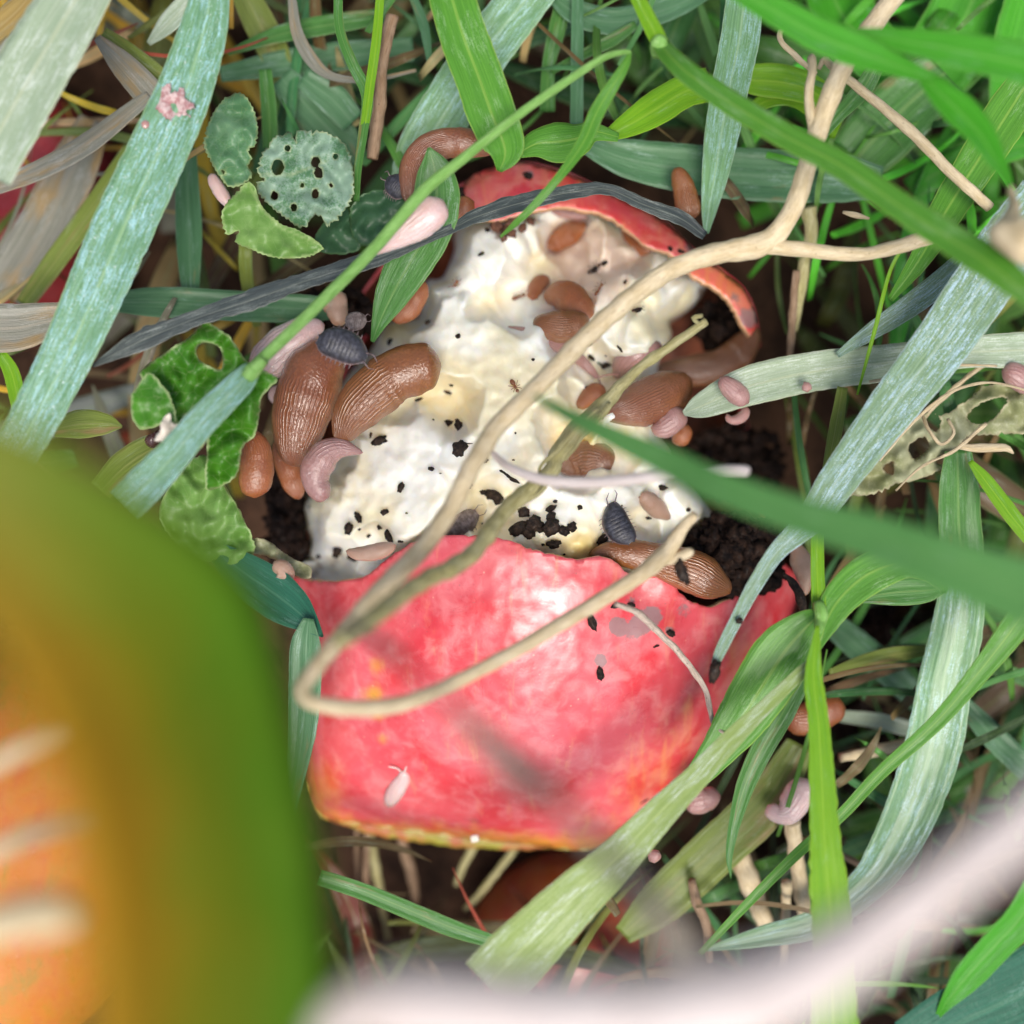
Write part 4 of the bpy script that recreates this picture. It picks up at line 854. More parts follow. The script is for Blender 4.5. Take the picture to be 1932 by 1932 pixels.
for k, pp in enumerate((((1128, 770, 7, 7), (1090, 806, 8, 8), (1050, 850, 9, 8), (1020, 880, 7, 7), (1018, 898, 4, 6)), ((1150, 760, 6, 6), (1125, 792, 8, 8), (1095, 830, 8, 9), (1066, 868, 6, 8)), ((1010, 905, 6, 9), (1030, 915, 9, 9), (1012, 935, 8, 9), (990, 948, 5, 9)), ((1318, 610, 6, 6), (1308, 600, 9, 6), (1326, 596, 6, 6)))):
    part_tube('fibre', t2, list(pp), 'straw2', rough=.3)
tube('short bleached white stalk lying across the middle right', F6([(-20, 900, 16, 12), (30, 960, 36, 13), (120, 1022, 50, 15), (300, 1082, 60, 17), (600, 1094, 66, 19), (900, 1062, 64, 21), (1100, 1042, 60, 21), (1300, 1028, 60, 20), (1430, 1032, 56, 20), (1440, 1034, 20, 20)]), 'white_stem', name='bleached_stalk', cat='stalk', group='dry stalks', rough=.05)
tube('thick out of focus pinkish white stalk along the bottom', [(600, 1970, 60, 97), (680, 1905, 120, 97), (780, 1900, 150, 98), (950, 1915, 165, 98), (1150, 1920, 165, 98), (1330, 1905, 175, 99), (1500, 1845, 150, 98), (1680, 1735, 118, 97), (1850, 1610, 104, 97), (2080, 1430, 104, 96)], 'white_stem', name='blurred_stalk', cat='stalk', group='blurred stalks close to the lens', rough=.04)
tube('dark blurred stalk slanting down in front of the red skin', [(640, 1165, 14, 60), (720, 1215, 22, 70), (820, 1300, 16, 82), (960, 1435, 62, 84), (1060, 1520, 30, 88), (1180, 1650, 50, 88), (1290, 1790, 70, 84), (1340, 1900, 80, 76)], 'smudge_stem', name='blurred_stalk', cat='stalk', group='blurred stalks close to the lens', rough=.1)
tube('upper blurred cream stalk at the left edge', [(-60, 1470, 30, 68), (30, 1420, 34, 68), (110, 1385, 32, 68), (160, 1365, 26, 68)], 'straw', name='blurred_stalk', cat='stalk', group='blurred stalks close to the lens')
tube('lower blurred cream stalk at the left edge', [(-60, 1630, 34, 68), (20, 1590, 36, 68), (90, 1565, 34, 68), (180, 1545, 24, 68)], 'straw', name='blurred_stalk', cat='stalk', group='blurred stalks close to the lens')
tube('soft beige blob of dead stalk low at the left edge', [(-60, 1760, 60, 78), (20, 1735, 80, 78), (100, 1725, 80, 80), (150, 1740, 40, 80)], 'straw', name='blurred_stalk', cat='stalk', group='blurred stalks close to the lens')
tube('tiny blurred white bud in front of the broad leaf', [(140, 1140, 10, 66), (142, 1155, 24, 66), (146, 1172, 18, 66)], 'white_stem', name='bud', cat='bud')
tube('small blurred white bud at the left edge', [(-10, 1095, 24, 62), (10, 1100, 26, 62), (26, 1108, 10, 62)], 'white_stem', name='bud', cat='bud')
tube('blurred beige withered tip near the right edge', [(1900, 330, 12, 22), (1912, 390, 20, 26), (1900, 440, 60, 30), (1940, 460, 80, 32), (1990, 450, 60, 32)], 'straw', name='withered_tip', cat='dead leaf', rough=.2)
KG = 'brown dead stems deep in the grass'
for lab, fr, pts, mat, z0, z1 in (
    ('mauve brown dead stalk standing left of the curled slug', TL, [(1480, 60, 50), (1445, 240, 42), (1430, 400, 52), (1405, 600, 44)], 'brown_stem', -8, -10),
    ('thin tan stem lying level deep at the lower right', BR, [(1240, 930, 34), (1360, 905, 44), (1500, 875, 40)], 'straw', -18, -20),
    ('tallest tan stem standing in the dark gap at the lower right', BR, [(840, 1240, 40), (870, 1320, 80), (920, 1460, 70), (980, 1610, 60)], 'straw', -18, -24),
    ('tan stem below the mauve slug at the lower right', BR, [(1060, 1170, 60), (1075, 1300, 56), (1095, 1430, 60), (1112, 1530, 50)], 'straw', -16, -22),
    ('short pale stem beside the bright yellow green blade', BR, [(1040, 1400, 40), (1035, 1540, 34), (1028, 1730, 30)], 'straw', -14, -22),
    ('thin brown stem crossing the dark soil lower right', BR, [(1230, 1290, 24), (1330, 1340, 26), (1430, 1400, 22), (1500, 1420, 14)], 'brown_stem', -20, -24),
    ('curled brown stem at the foot of the wide olive blade', BR, [(680, 1390, 30), (700, 1480, 40), (735, 1560, 36), (745, 1700, 30)], 'brown_stem', -14, -18),
    ('thin pale rootlet in the dark gap below the apple, slanting', G8, [(1030, 860, 30), (970, 960, 40), (900, 1050, 40), (800, 1180, 40), (700, 1290, 30)], 'straw2', -40, -44),
    ('upright thin grey stem under the apple at the left', G8, [(155, 640, 30), (150, 950, 34), (140, 1180, 32), (130, 1420, 26)], 'brown_stem', -40, -44),
    ('second upright thin grey stem under the apple at the left', G8, [(98, 640, 20), (92, 950, 24), (100, 1150, 20)], 'brown_stem', -42, -46),
    ('yellowish stem slanting under the apple', G8, [(800, 820, 40), (740, 950, 46), (690, 1040, 42), (650, 1150, 30)], 'straw2', -41, -46),
    ('yellow brown stem below the left end of the apple', G8, [(160, 820, 40), (180, 980, 56), (210, 1120, 50), (240, 1300, 40), (270, 1450, 30)], 'straw2', -44, -48),
    ('grey brown stem leaning under the apple', G8, [(330, 820, 50), (360, 960, 60), (400, 1080, 60), (420, 1220, 40), (425, 1330, 14)], 'brown_stem', -45, -50),
    ('thin pale hooked stem at the right edge', TR, [(1690, 1685, 20), (1780, 1692, 34), (1860, 1690, 30), (1895, 1712, 6)], 'straw', -3, -2),
    ('small pale twig under the long green blade, upper right', TR, [(1250, 800, 10), (1300, 812, 22), (1350, 825, 10)], 'straw', -6, -6),
    ('upright brown stem behind the right end of the apple', TR, [(1075, 1020, 28), (1060, 1200, 30), (1050, 1360, 24)], 'brown_stem', -16, -20),
    ('yellow green stem hanging in the gap right of the fork', TR, [(1120, 780, 60), (1130, 900, 50), (1090, 1080, 50), (1070, 1250, 20)], 'straw2', -14, -20)):
    tube(lab, zfill(fr(pts), z0, z1), mat, name='dead_stem', cat='stem', group=KG, rough=.12)
# thin bright stem with its kinked, folded tip
gs = thing('kinked_grass', 'thin bright green stem crossing the left half, kinked at its top', 'grass stem', P(700, 440, 9))
part_tube('stalk', gs, [(472, 702, 28, 11), (500, 672, 23, 10), (575, 600, 23, 10), (700, 475, 23, 9), (800, 360, 24, 9), (870, 302, 20, 9), (945, 242, 18, 9), (1012, 192, 17, 9), (1080, 146, 16, 9), (1140, 108, 13, 9), (1180, 98, 10, 9), (1190, 100, 7, 9)], 'green_stem', rough=.03)
blade(None, [(1190, 97, 6, 9), (1176, 130, 18, 9), (1130, 205, 28, 8), (1103, 265, 26, 8), (1062, 325, 16, 8), (1010, 385, 14, 7), (972, 422, 11, 6), (944, 447, 4, 4)], 'fresh', name='folded_tip', parent=gs, roll=20)
part_tube('node', gs, [(464, 714, 24, 10.6), (473, 704, 29, 10.6), (482, 695, 27, 10.8), (498, 677, 22, 11)], 'green_stem', rough=.05)
tube('swollen pale joint of the long green blade at the top', TR([(545, 215, 30, 8), (550, 190, 56, 8), (556, 168, 66, 9), (570, 150, 50, 9), (580, 140, 16, 9)]), 'green_stem', name='grass_joint', cat='grass joint', group='joints of grass', rough=.1)
tube('bright green joint where four blades meet right of the apple', BR([(1158, 340, 36, 4), (1166, 380, 50, 4.5), (1166, 415, 48, 4.5), (1158, 450, 30, 6)]), 'green_stem', name='grass_joint', cat='grass joint', group='joints of grass', rough=.15)

for lab, pts in (('thin pale fibre arching over the withered leaf', [(1660, 870, 4, -3), (1720, 800, 6, -1), (1790, 742, 6, 0), (1860, 722, 5, -1), (1932, 735, 4, -3), (1990, 760, 4, -4)]), ('pale fibre looping beside the withered leaf', [(1740, 780, 5, -2), (1752, 810, 7, 0), (1775, 838, 6, 0), (1800, 818, 6, 0), (1788, 790, 5, -1)]),
                 ('pale frayed fibre pointing left from the withered leaf', [(1860, 800, 8, -3), (1800, 850, 7, -2), (1740, 880, 5, -3), (1690, 925, 4, -6)]), ('olive fibre slanting behind the withered leaf', [(1930, 640, 8, -10), (1840, 700, 9, -9), (1760, 770, 8, -10), (1700, 840, 6, -12)]),
                 ('pale fibre lying on the pale split blade', [(1640, 720, 5, -4), (1720, 708, 6, -3), (1800, 690, 6, -3), (1880, 690, 4, -5)])):
    tube(lab, pts, 'straw', name='fibre_strand', cat='fibre', group='pale fibres at the right edge', rough=.25)
# ------------------------------------------------------------------ slugs
def slug(label, pts, mat, z=None, lift=.35, flat=.8, mantle=(.62, .98), tent=(), group='slugs feeding on the apple', name='slug', cat='slug', step=4.0, mstep=.07, default=-14, keel=0.0, pulse=.065):
    """pts from tail to head: (u, v, width[, z]); without z the body rests on the apple"""
    _seed[0] += 1; sd = _seed[0]; L = []
    for p in pts:
        if len(p) > 3: L.append(p); continue
        r = p[2] * K / 2
        zz = (zs(p[0], p[1], default) + r * lift * 2) if z is None else z
        L.append((p[0], p[1], p[2], zz))
    if z is None and len(L) > 2:
        zz = [p[3] for p in L]
        for _ in range(3): zz = [zz[0]] + [(zz[i - 1] + 2 * zz[i] + zz[i + 1]) / 4 for i in range(1, len(zz) - 1)] + [zz[-1]]
        L = [p[:3] + (q_,) for p, q_ in zip(L, zz)]
    c = catmull(L, step); n = len(c); w3 = [P(q_[0], q_[1], q_[3]) for q_ in c]
    acc = [0.0]
    for i in range(1, n): acc.append(acc[-1] + (w3[i] - w3[i - 1]).length)
    tot = acc[-1]; vs = []; uv = []; fs = []; m = 28; up = Vector((0, 0, 1))
    for i in range(n):
        T = (w3[min(i + 1, n - 1)] - w3[max(i - 1, 0)]).normalized(); sdv = T.cross(up)
        sdv = sdv.normalized() if sdv.length > 1e-4 else Vector((1, 0, 0)); nn = sdv.cross(T).normalized()
        s = acc[i] / tot; r0 = max(.00004, mm(c[i, 2], c[i, 3]) / 2)
        # rounded ends
        e = min(acc[i], tot - acc[i]); rr = max(mm(max(c[0, 2] if s < .5 else c[-1, 2], 6), 0) / 2, .0001)
        if e < rr: r0 *= math.sqrt(max(.02, 1 - (1 - e / rr) ** 2))
        for k in range(m + 1):
            a = 2 * math.pi * (k % m) / m; ca, sa = math.cos(a), math.sin(a)
            r = r0 * (1 + pulse * noise.noise(Vector((ca + sd, sa, s * 7))) + .35 * pulse * noise.noise(Vector((ca * 3 + sd, sa * 3, s * 26))) + .5 * pulse * noise.noise(Vector((ca * .7 + sd, sa * .7 + 5, s * 3))))
            if sa > -.35 and mantle[0] < s < mantle[1]:
                q_ = min(1, (s - mantle[0]) / .02, (mantle[1] - s) / .05); r *= 1 + mstep * q_ * min(1, (sa + .35) * 3)
            hgt = flat if sa > 0 else flat * .55
            skirt = 1 + (.06 if -.5 < sa < 0 else 0)
            vs.append(w3[i] + sdv * (ca * r * skirt) + nn * (sa * r * hgt + keel * r * max(0, sa) ** 8)); uv.append(((k / m + .25) % 1.0001, s))
    row = m + 1
    for i in range(n - 1):
        for k in range(m): a = i * row + k; fs.append((a, a + 1, a + row + 1, a + row))
    for e_, rev in ((0, 1), ((n - 1) * row, 0)):
        b = len(vs); ce = sum((vs[e_ + k] for k in range(m)), Vector()) / m; vs.append(ce); uv.append((.5, 0 if e_ == 0 else 1))
        for k in range(m): fs.append((b, e_ + k, e_ + k + 1) if not rev else (b, e_ + k + 1, e_ + k))
    parts = [(vs, fs, uv)]
    for tp in tent:
        zt = w3[-1].z * 1000 - GZ if math.hypot(tp[0][0] - c[-1, 0], tp[0][1] - c[-1, 1]) < math.hypot(tp[0][0] - c[0, 0], tp[0][1] - c[0, 1]) else w3[0].z * 1000 - GZ
        tv, tf, tu = tube_geo([(p[0], p[1], p[2], zt + .1 + .25 * j) for j, p in enumerate(tp)], sides=8, step=3, rough=.05)
        parts.append((tv, tf, [(.5, .9)] * len(tv)))
    v, f, u = merge(parts)
    return tag(mesh(name, v, f, M[mat], None, u), label, cat, group)

slug('large ribbed orange brown slug on the left edge of the flesh, woodlouse on its head', F5([(285, 1010, 60), (275, 930, 190), (285, 830, 270), (315, 700, 325), (345, 590, 345), (385, 480, 325), (425, 400, 270), (450, 340, 190), (465, 300, 90)]), 'slug_orange', z=-7, mantle=(.93, .99), flat=.85)
slug('orange brown slug with a folded mantle, buried between its neighbour and the flesh', F5([(535, 880, 60), (550, 820, 140), (600, 715, 240), (705, 600, 285), (830, 505, 270), (960, 455, 255), (1050, 440, 225), (1095, 435, 150)]), 'slug_tan', z=-3.6, mantle=(.55, .97), mstep=.1, flat=.85)
slug('thin red brown slug squeezed down the left wall of the hollow', F5([(300, 1190, 40), (275, 1120, 120), (235, 1020, 130), (200, 920, 110), (190, 850, 50)]), 'slug_smooth', z=-12, mantle=(.9, .98))
slug('curled mauve slug with a blunt head, lower left of the flesh', F5([(655, 930, 16), (600, 915, 60), (520, 905, 120), (445, 940, 165), (395, 1020, 170), (390, 1100, 140), (425, 1150, 120), (465, 1180, 80)]), 'slug_mauve', z=-3.0, mantle=(.55, .97), mstep=.04)
slug('pale mauve slug lying behind the green stem at the left', F5([(60, 520, 60), (110, 440, 210), (200, 350, 240), (310, 270, 200), (400, 225, 110), (440, 210, 40)]), 'slug_pale', z=-9, mantle=(.7, .97), mstep=.03)
slug('bluish pale end of a slug under the big ribbed one', F5([(140, 560, 60), (175, 600, 110), (215, 660, 70)]), 'slug_pale', z=-11)
slug('plump smooth orange slug hanging by the holed leaf at the left', F4([(1350, 500, 60), (1420, 580, 150), (1440, 690, 185), (1432, 790, 180), (1428, 850, 140), (1430, 885, 70)]), 'slug_smooth', z=-2, mantle=(.5, .95), mstep=.02)
slug('large orange brown slug curled round the top left of the apple', F2([(400, 1150, 40), (390, 1070, 110), (400, 960, 140), (450, 870, 160), (550, 810, 170), (680, 800, 160), (790, 815, 130), (860, 850, 70)]), 'slug_orange', z=-3, mantle=(.7, .97), flat=.8)
slug('brown slug behind the leaf like blade, left of the red cap', F2([(610, 1250, 50), (650, 1200, 110), (700, 1160, 120), (750, 1130, 60)]), 'slug_smooth', z=-8)
slug('white finely wrinkled slug clinging under the bright green stem', F2([(190, 1425, 18), (270, 1370, 80), (370, 1300, 150), (460, 1230, 190), (530, 1170, 180), (575, 1120, 90)]), 'slug_pale', z=6.2, mantle=(.72, .98), mstep=.03, flat=.7)
slug('orange slug curled in a round hollow under the red cap', A5([(1400, 985, 60), (1460, 950, 150), (1550, 900, 210), (1640, 845, 170), (1700, 820, 60)]), 'slug_smooth', lift=.28, mantle=(.5, .95), tent=[D_([(1103, 435, 4), (1112, 437, 3), (1119, 437, 2)])])
slug('glossy tan slug curled behind the thick stalk, middle of the flesh', A5([(1290, 1560, 60), (1350, 1570, 150), (1440, 1590, 230), (1540, 1600, 240), (1640, 1570, 200), (1720, 1520, 90)]), 'slug_tan', lift=.35, mantle=(.4, .97), mstep=.06)
slug('round backed brown slug coiled on top of the glossy tan one', A5([(1400, 1420, 90), (1450, 1370, 190), (1540, 1360, 240), (1620, 1410, 235), (1690, 1480, 170), (1730, 1540, 60)]), 'slug_smooth', lift=.62, mantle=(.15, .97), mstep=.05)
slug('small brown slug tucked at the upper left of the coiled pair', A5([(1280, 1390, 60), (1300, 1310, 120), (1350, 1250, 120), (1420, 1235, 60)]), 'slug_smooth', lift=.2)
slug('long pink slug stretched across the flesh, its feelers out', D_([(958, 616, 4), (990, 626, 18), (1022, 640, 28), (1052, 652, 30), (1080, 668, 24), (1100, 684, 20), (1118, 702, 15), (1128, 714, 9)]), 'slug_mauve', lift=.4, mantle=(.6, .97), mstep=.03, tent=[D_([(1128, 712, 4), (1150, 707, 3), (1168, 706, 3)]), D_([(1130, 716, 4), (1134, 726, 3), (1138, 736, 3)])])
slug('small pink slug under the frayed stalk, right part of the flesh', F6([(700, 510, 40), (725, 440, 110), (790, 375, 150), (870, 345, 130), (940, 340, 60)]), 'slug_mauve', lift=.4)
slug('domed bright orange slug on the right rim of the flesh', F6([(615, 745, 16), (680, 715, 110), (780, 680, 210), (890, 635, 255), (990, 590, 240), (1065, 570, 180), (1105, 575, 80)]), 'slug_orange', lift=.3, z=None, mantle=(.3, .97), mstep=.04, flat=.85)
slug('small orange slug left of the domed one, under the frayed stalk', F6([(480, 680, 40), (520, 640, 90), (580, 600, 120), (640, 590, 60)]), 'slug_smooth', lift=.3)
slug('mauve slug pressed under the domed orange one', F6([(890, 790, 40), (950, 790, 120), (1020, 740, 140), (1080, 690, 80)]), 'slug_mauve', z=-9)
slug('red brown slug low on the right edge of the flesh', F6([(1010, 870, 40), (1060, 840, 110), (1095, 770, 60)]), 'slug_smooth', z=-13)
slug('dark brown ribbed slug half sunk in a pit behind the bleached stalk', F6([(380, 1030, 60), (430, 1000, 160), (510, 975, 225), (600, 985, 220), (665, 1020, 110)]), 'slug_dark', lift=.2, mantle=(.92, .98))
slug('large brown slug curving inside the dark right hollow', F6([(930, 450, 50), (1010, 470, 130), (1130, 470, 175), (1270, 440, 180), (1380, 370, 170), (1440, 280, 130), (1440, 210, 70)]), 'slug_dark', z=-27, mantle=(.7, .97))
slug('orange brown slug with strong ribs wedged behind the torn skin', F6([(1335, 1720, 30), (1300, 1690, 120), (1220, 1650, 215), (1130, 1600, 235), (1020, 1560, 215), (900, 1525, 180), (790, 1500, 160), (680, 1490, 130), (590, 1500, 80), (545, 1510, 30)]), 'slug_tan', z=-5.3, mantle=(.62, .98), mstep=.05)
slug('small pink slug resting on the pale split blade', F6([(1280, 505, 40), (1310, 540, 95), (1360, 585, 120), (1405, 625, 100), (1440, 650, 50)]), 'slug_mauve', z=-4, group='small slugs off the apple')
slug('tiny curled mauve slug under the split blade', F6([(1430, 670, 40), (1410, 720, 60), (1370, 745, 55), (1330, 740, 40), (1315, 710, 20)]), 'slug_mauve', z=-9, group='small slugs off the apple')
slug('tiny mauve slug farther right on the split blade', F6([(1750, 530, 30), (1765, 560, 56), (1770, 590, 40)]), 'slug_mauve', z=-5, group='small slugs off the apple')
slug('beige slug with a short feeler near the lower right of the flesh', F6([(1000, 1300, 24), (940, 1255, 100), (880, 1200, 100), (835, 1160, 50)]), 'slug_beige', lift=.35, tent=[F6([(825, 1175, 16), (790, 1195, 11), (768, 1193, 9)])])
slug('tiny pale slug with two dark feelers crawling on the red skin', F7([(800, 1525, 50), (815, 1490, 85), (850, 1430, 98), (885, 1370, 72), (880, 1335, 40)]), 'slug_pale', lift=.35, mantle=(.6, .9), mstep=.03, tent=[F7([(888, 1340, 12), (900, 1310, 11), (914, 1296, 9)]), F7([(868, 1338, 12), (845, 1318, 11), (798, 1310, 9)])])
slug('tan slug standing upright behind the right of the red cap', A6([(1235, 760, 110), (1225, 690, 185), (1205, 600, 190), (1180, 500, 165), (1145, 410, 125), (1105, 355, 70)]), 'slug_tan', z=-10, mantle=(.6, .97), group='small slugs off the apple')
slug('mauve brown slug squeezed by the blade at the far right of the apple', F6([(1690, 1430, 40), (1725, 1510, 110), (1750, 1600, 105), (1760, 1680, 60), (1755, 1730, 24)]), 'slug_beige', z=-9, group='small slugs off the apple')
slug('brownish slug flat on the flesh by the torn edge of the skin', F5([(560, 1480, 24), (620, 1495, 70), (700, 1490, 90), (780, 1470, 80), (840, 1445, 30)]), 'slug_beige', z=-2.2)
slug('mauve slug hanging beside the bright yellow green blade', BR([(965, 1110, 50), (1000, 1140, 70), (1045, 1130, 100), (1085, 1070, 110), (1120, 1010, 80)]), 'slug_pale', z=-12, group='small slugs off the apple')
slug('orange slug blurred behind the bright yellow green blade', BR([(1030, 800, 60), (1070, 790, 110), (1130, 780, 120), (1200, 750, 110), (1260, 740, 70)]), 'slug_smooth', z=-14, group='small slugs off the apple')
slug('pink slug in the dark gap right under the apple', BR([(650, 1090, 60), (700, 1090, 110), (745, 1070, 90), (760, 1040, 50)]), 'slug_mauve', z=-14, group='small slugs off the apple')
slug('tiny pink slug lower in the gap under the apple', BR([(520, 1320, 40), (540, 1300, 46), (555, 1280, 40)]), 'slug_mauve', z=-4, group='small slugs off the apple')
slug('tiny pale slug poking out under the left bitten leaf', TL([(795, 655, 30), (810, 690, 46), (835, 730, 50), (858, 765, 36), (865, 785, 20)]), 'slug_pale', z=-7, group='small slugs off the apple')
slug('translucent orange slug slipping under the red cap at the right', A6([(680, 810, 40), (750, 890, 110), (840, 960, 130), (930, 1000, 120), (1030, 1010, 50)]), 'slug_smooth', z=None, lift=.3, default=-14)
slug('flat mauve slug under the middle of the red cap', A6([(140, 690, 24), (230, 705, 80), (330, 715, 90), (430, 745, 30)]), 'slug_mauve', lift=.35, z=None)
slug('beige slug at the left end of the flesh by the leaf scrap', F5([(150, 1600, 60), (190, 1580, 110), (230, 1620, 90), (235, 1660, 40)]), 'slug_beige', z=-3)
slug('pink slug at the right edge above the withered leaf', TR([(1850, 1400, 50), (1890, 1410, 90), (1940, 1440, 90), (1990, 1460, 50)]), 'slug_mauve', z=-8, group='small slugs off the apple')
slug('mauve brown slug below the leaf like blade, top left of the flesh', TL([(1230, 1180, 70), (1260, 1130, 90), (1270, 1170, 80), (1290, 1230, 50)]), 'slug_beige', z=-9, group='small slugs off the apple')
slug('orange slug behind the lower end of the leaf like blade', TL([(1480, 1210, 40), (1540, 1170, 80), (1580, 1110, 70), (1600, 1060, 30)]), 'slug_smooth', z=-10)
tag(mesh('snail', *(lambda r: (r[0], r[1]))(slug.__globals__['tube_geo']([(283, 820, 10, -3), (285, 824, 30, -3), (290, 828, 38, -3), (296, 830, 34, -3), (303, 832, 12, -3)], sides=16, step=2)), M['berry']), 'small dark brown round snail half under the holed leaf lobe', 'snail')

# ------------------------------------------------------------------ woodlice
def woodlouse(label, u, v, L, Wd, ang, z=None, mat='louse', bend=0.0, legs=True, ant=True, lift=.25):
    """L, Wd in traced units; ang: heading in degrees, 0 = right, 90 = up in the picture"""
    zz = z if z is not None else zs(u, v) + .4
    C = P(u, v, zz); Lm = mm(L, zz); Wm = mm(Wd, zz); vs = []; fs = []; fm = []; ca, sa = math.cos(math.radians(ang)), math.sin(math.radians(ang))
    def W3(x, y, h):
        b = bend * (x / Lm) ** 2 * Lm
        y2 = y + b; return C + Vector((ca * x - sa * y2, sa * x + ca * y2, h))
    nseg = 11; K_ = 15
    prof = lambda t: max(.12, (1 - abs(2 * t - 1) ** 2.6)) ** .55
    for s in range(nseg):
        t0 = s / nseg; t1 = (s + 1.25) / nseg
        for half, (ta, tb) in enumerate(((t0, t1),)):
            base = len(vs); rows = [(ta, 1.03, 0), (ta + (tb - ta) * .2, 1.06, .0), (ta + (tb - ta) * .75, 1.0, 0), (min(tb, 1), .9, 0)]
            for tt, sc, _ in rows:
                tt = min(tt, 1.0); wd = Wm / 2 * prof(tt) * (1 if s not in (0, nseg - 1) else .95)
                for k in range(K_):
                    a = math.pi * k / (K_ - 1)
                    y = -math.cos(a) * wd * (1.0 + (.06 if k in (0, K_ - 1) else 0)); h = math.sin(a) ** .8 * wd * .72 * sc * prof(tt) ** .3 + Wm * .05
                    sweep = -abs(math.cos(a)) ** 2 * Lm * .035
                    vs.append(W3((tt - .5) * Lm + sweep, y, h))
            for r in range(3):
                for k in range(K_ - 1):
                    a = base + r * K_ + k; fs.append((a, a + 1, a + K_ + 1, a + K_)); fm.append(1 if k in (0, K_ - 2) else 0)
    # belly
    b0 = len(vs)
    for i in range(12):
        t = i / 11
        for sgn in (-1, 1): vs.append(W3((t - .5) * Lm, sgn * Wm / 2 * prof(t) * .95, Wm * .05))
    for i in range(11): a = b0 + 2 * i; fs.append((a, a + 1, a + 3, a + 2)); fm.append(0)
    def leg(p0, p1, p2, r):
        b = len(vs); pts = [p0, p1, p2]
        for j, p in enumerate(pts):
            rr = r * (1 - .3 * j)
            for k in range(6): a = math.pi * k / 3; vs.append(p + Vector((math.cos(a) * rr, math.sin(a) * rr * .6, math.sin(a) * rr)))
        for j in range(2):
            for k in range(6): a = b + j * 6 + k; a2 = b + j * 6 + (k + 1) % 6; fs.append((a, a2, a2 + 6, a + 6)); fm.append(1)
    if legs:
        for s in range(7):
            t = .18 + s * .095
            for sgn in (-1, 1):
                x = (t - .5) * Lm; y = sgn * Wm / 2 * prof(t)
                leg(W3(x, y * .85, Wm * .04), W3(x + Lm * .01, y * 1.12, Wm * .10), W3(x - Lm * .01, y * 1.28, -Wm * .05), Wm * .028)
    if ant:
        for sgn in (-1, 1):
            leg(W3(Lm * .47, sgn * Wm * .14, Wm * .12), W3(Lm * .62, sgn * Wm * .22, Wm * .22), W3(Lm * .72, sgn * Wm * .12, Wm * .05), Wm * .028)
    return tag(mesh('woodlouse', vs, fs, [M[mat], M['louse_pale']], None, fmat=fm), label, 'woodlouse', 'woodlice around the apple')
woodlouse('slate grey woodlouse on the head of the large ribbed slug', 649, 653, 98, 60, -22, z=4.0, bend=-.25)
woodlouse('dark woodlouse curled upright beside the black droppings on the flesh', 1163, 990, 84, 50, 116, z=-3.0, bend=-.45)
woodlouse('small dark woodlouse behind the slate grey one', 672, 606, 40, 34, 12, z=-2.5, mat='louse_brown', legs=False)
woodlouse('round blackish violet woodlouse left of the curled slug at the top', 749, 352, 48, 44, 140, z=-4)
woodlouse('grey brown woodlouse between the two stalks above the red skin', 868, 990, 80, 46, 35, z=None, mat='louse_brown')
tube('black curved husk hugging the far right edge of the skin', [(1478, 1082, 6, -7), (1496, 1100, 15, -7), (1509, 1125, 18, -7), (1515, 1150, 16, -8), (1515, 1172, 6, -8)], 'frass', name='husk', cat='husk', rough=.25)

# ------------------------------------------------------------------ droppings, crumbs and ants
def lump_geo(C, sx, sy, sz, ang, seed, rough=.35, sub=2, blocky=0.0):
    bm = bmesh.new(); bmesh.ops.create_icosphere(bm, subdivisions=sub, radius=1)
    ca, sa = math.cos(ang), math.sin(ang); vs = []
    for vt in bm.verts:
        p = vt.co.copy()
        if blocky: m_ = max(abs(p.x), abs(p.y), abs(p.z)); p = p.lerp(p / m_ * .85, blocky)
        k = 1 + rough * noise.noise(p * 1.7 + Vector((seed * 5.3, seed, 0))) + rough * .28 * noise.noise(p * 4.0 + Vector((seed, 2, seed)))
        x, y, z_ = p.x * k * sx, p.y * k * sy, p.z * k * sz
        vs.append(C + Vector((ca * x - sa * y, sa * x + ca * y, z_)))
    fs = [tuple(v.index for v in f.verts) for f in bm.faces]; bm.free(); return vs, fs
proto = {}
def copies(kind, u, v, a, b, ang, label, group, name, cat, mat, z=None, rough=.55, blocky=0.0, nvar=7, sink=.15):
    """first of each shape is built, later ones are copies turned and scaled"""
    k = (kind, random.randrange(nvar)); zz = zs(u, v, -20) if z is None else z
    if k not in proto:
        vs, fs = lump_geo(Vector((0, 0, 0)), .001, .00062, .0006, 0, k[1] * 1.7 + 1.5, rough, 3, blocky)
        o = mesh(name, vs, fs, M[mat]); proto[k] = o
    else:
        o = proto[k].copy(); COL.objects.link(o)
    # sizes are traced units across; the prototype is 2 mm long
    s = mm(a, zz) / .002; o.scale = (s, s * (b / a) / .62, s * min(1.0, b / a / .62))
    pos = P(u, v, zz); o.location = pos - Vector((0, 0, .0003 * s)) + Vector((0, 0, (.5 - sink) * .0008 * s))
    o.rotation_euler = (0, 0, math.radians(ang)); WLOC[o.name] = o.location.copy()
    return tag(o, label, cat, group)
GF = 'black droppings on the apple flesh'; LF = 'small black slug dropping lying on the white apple flesh'
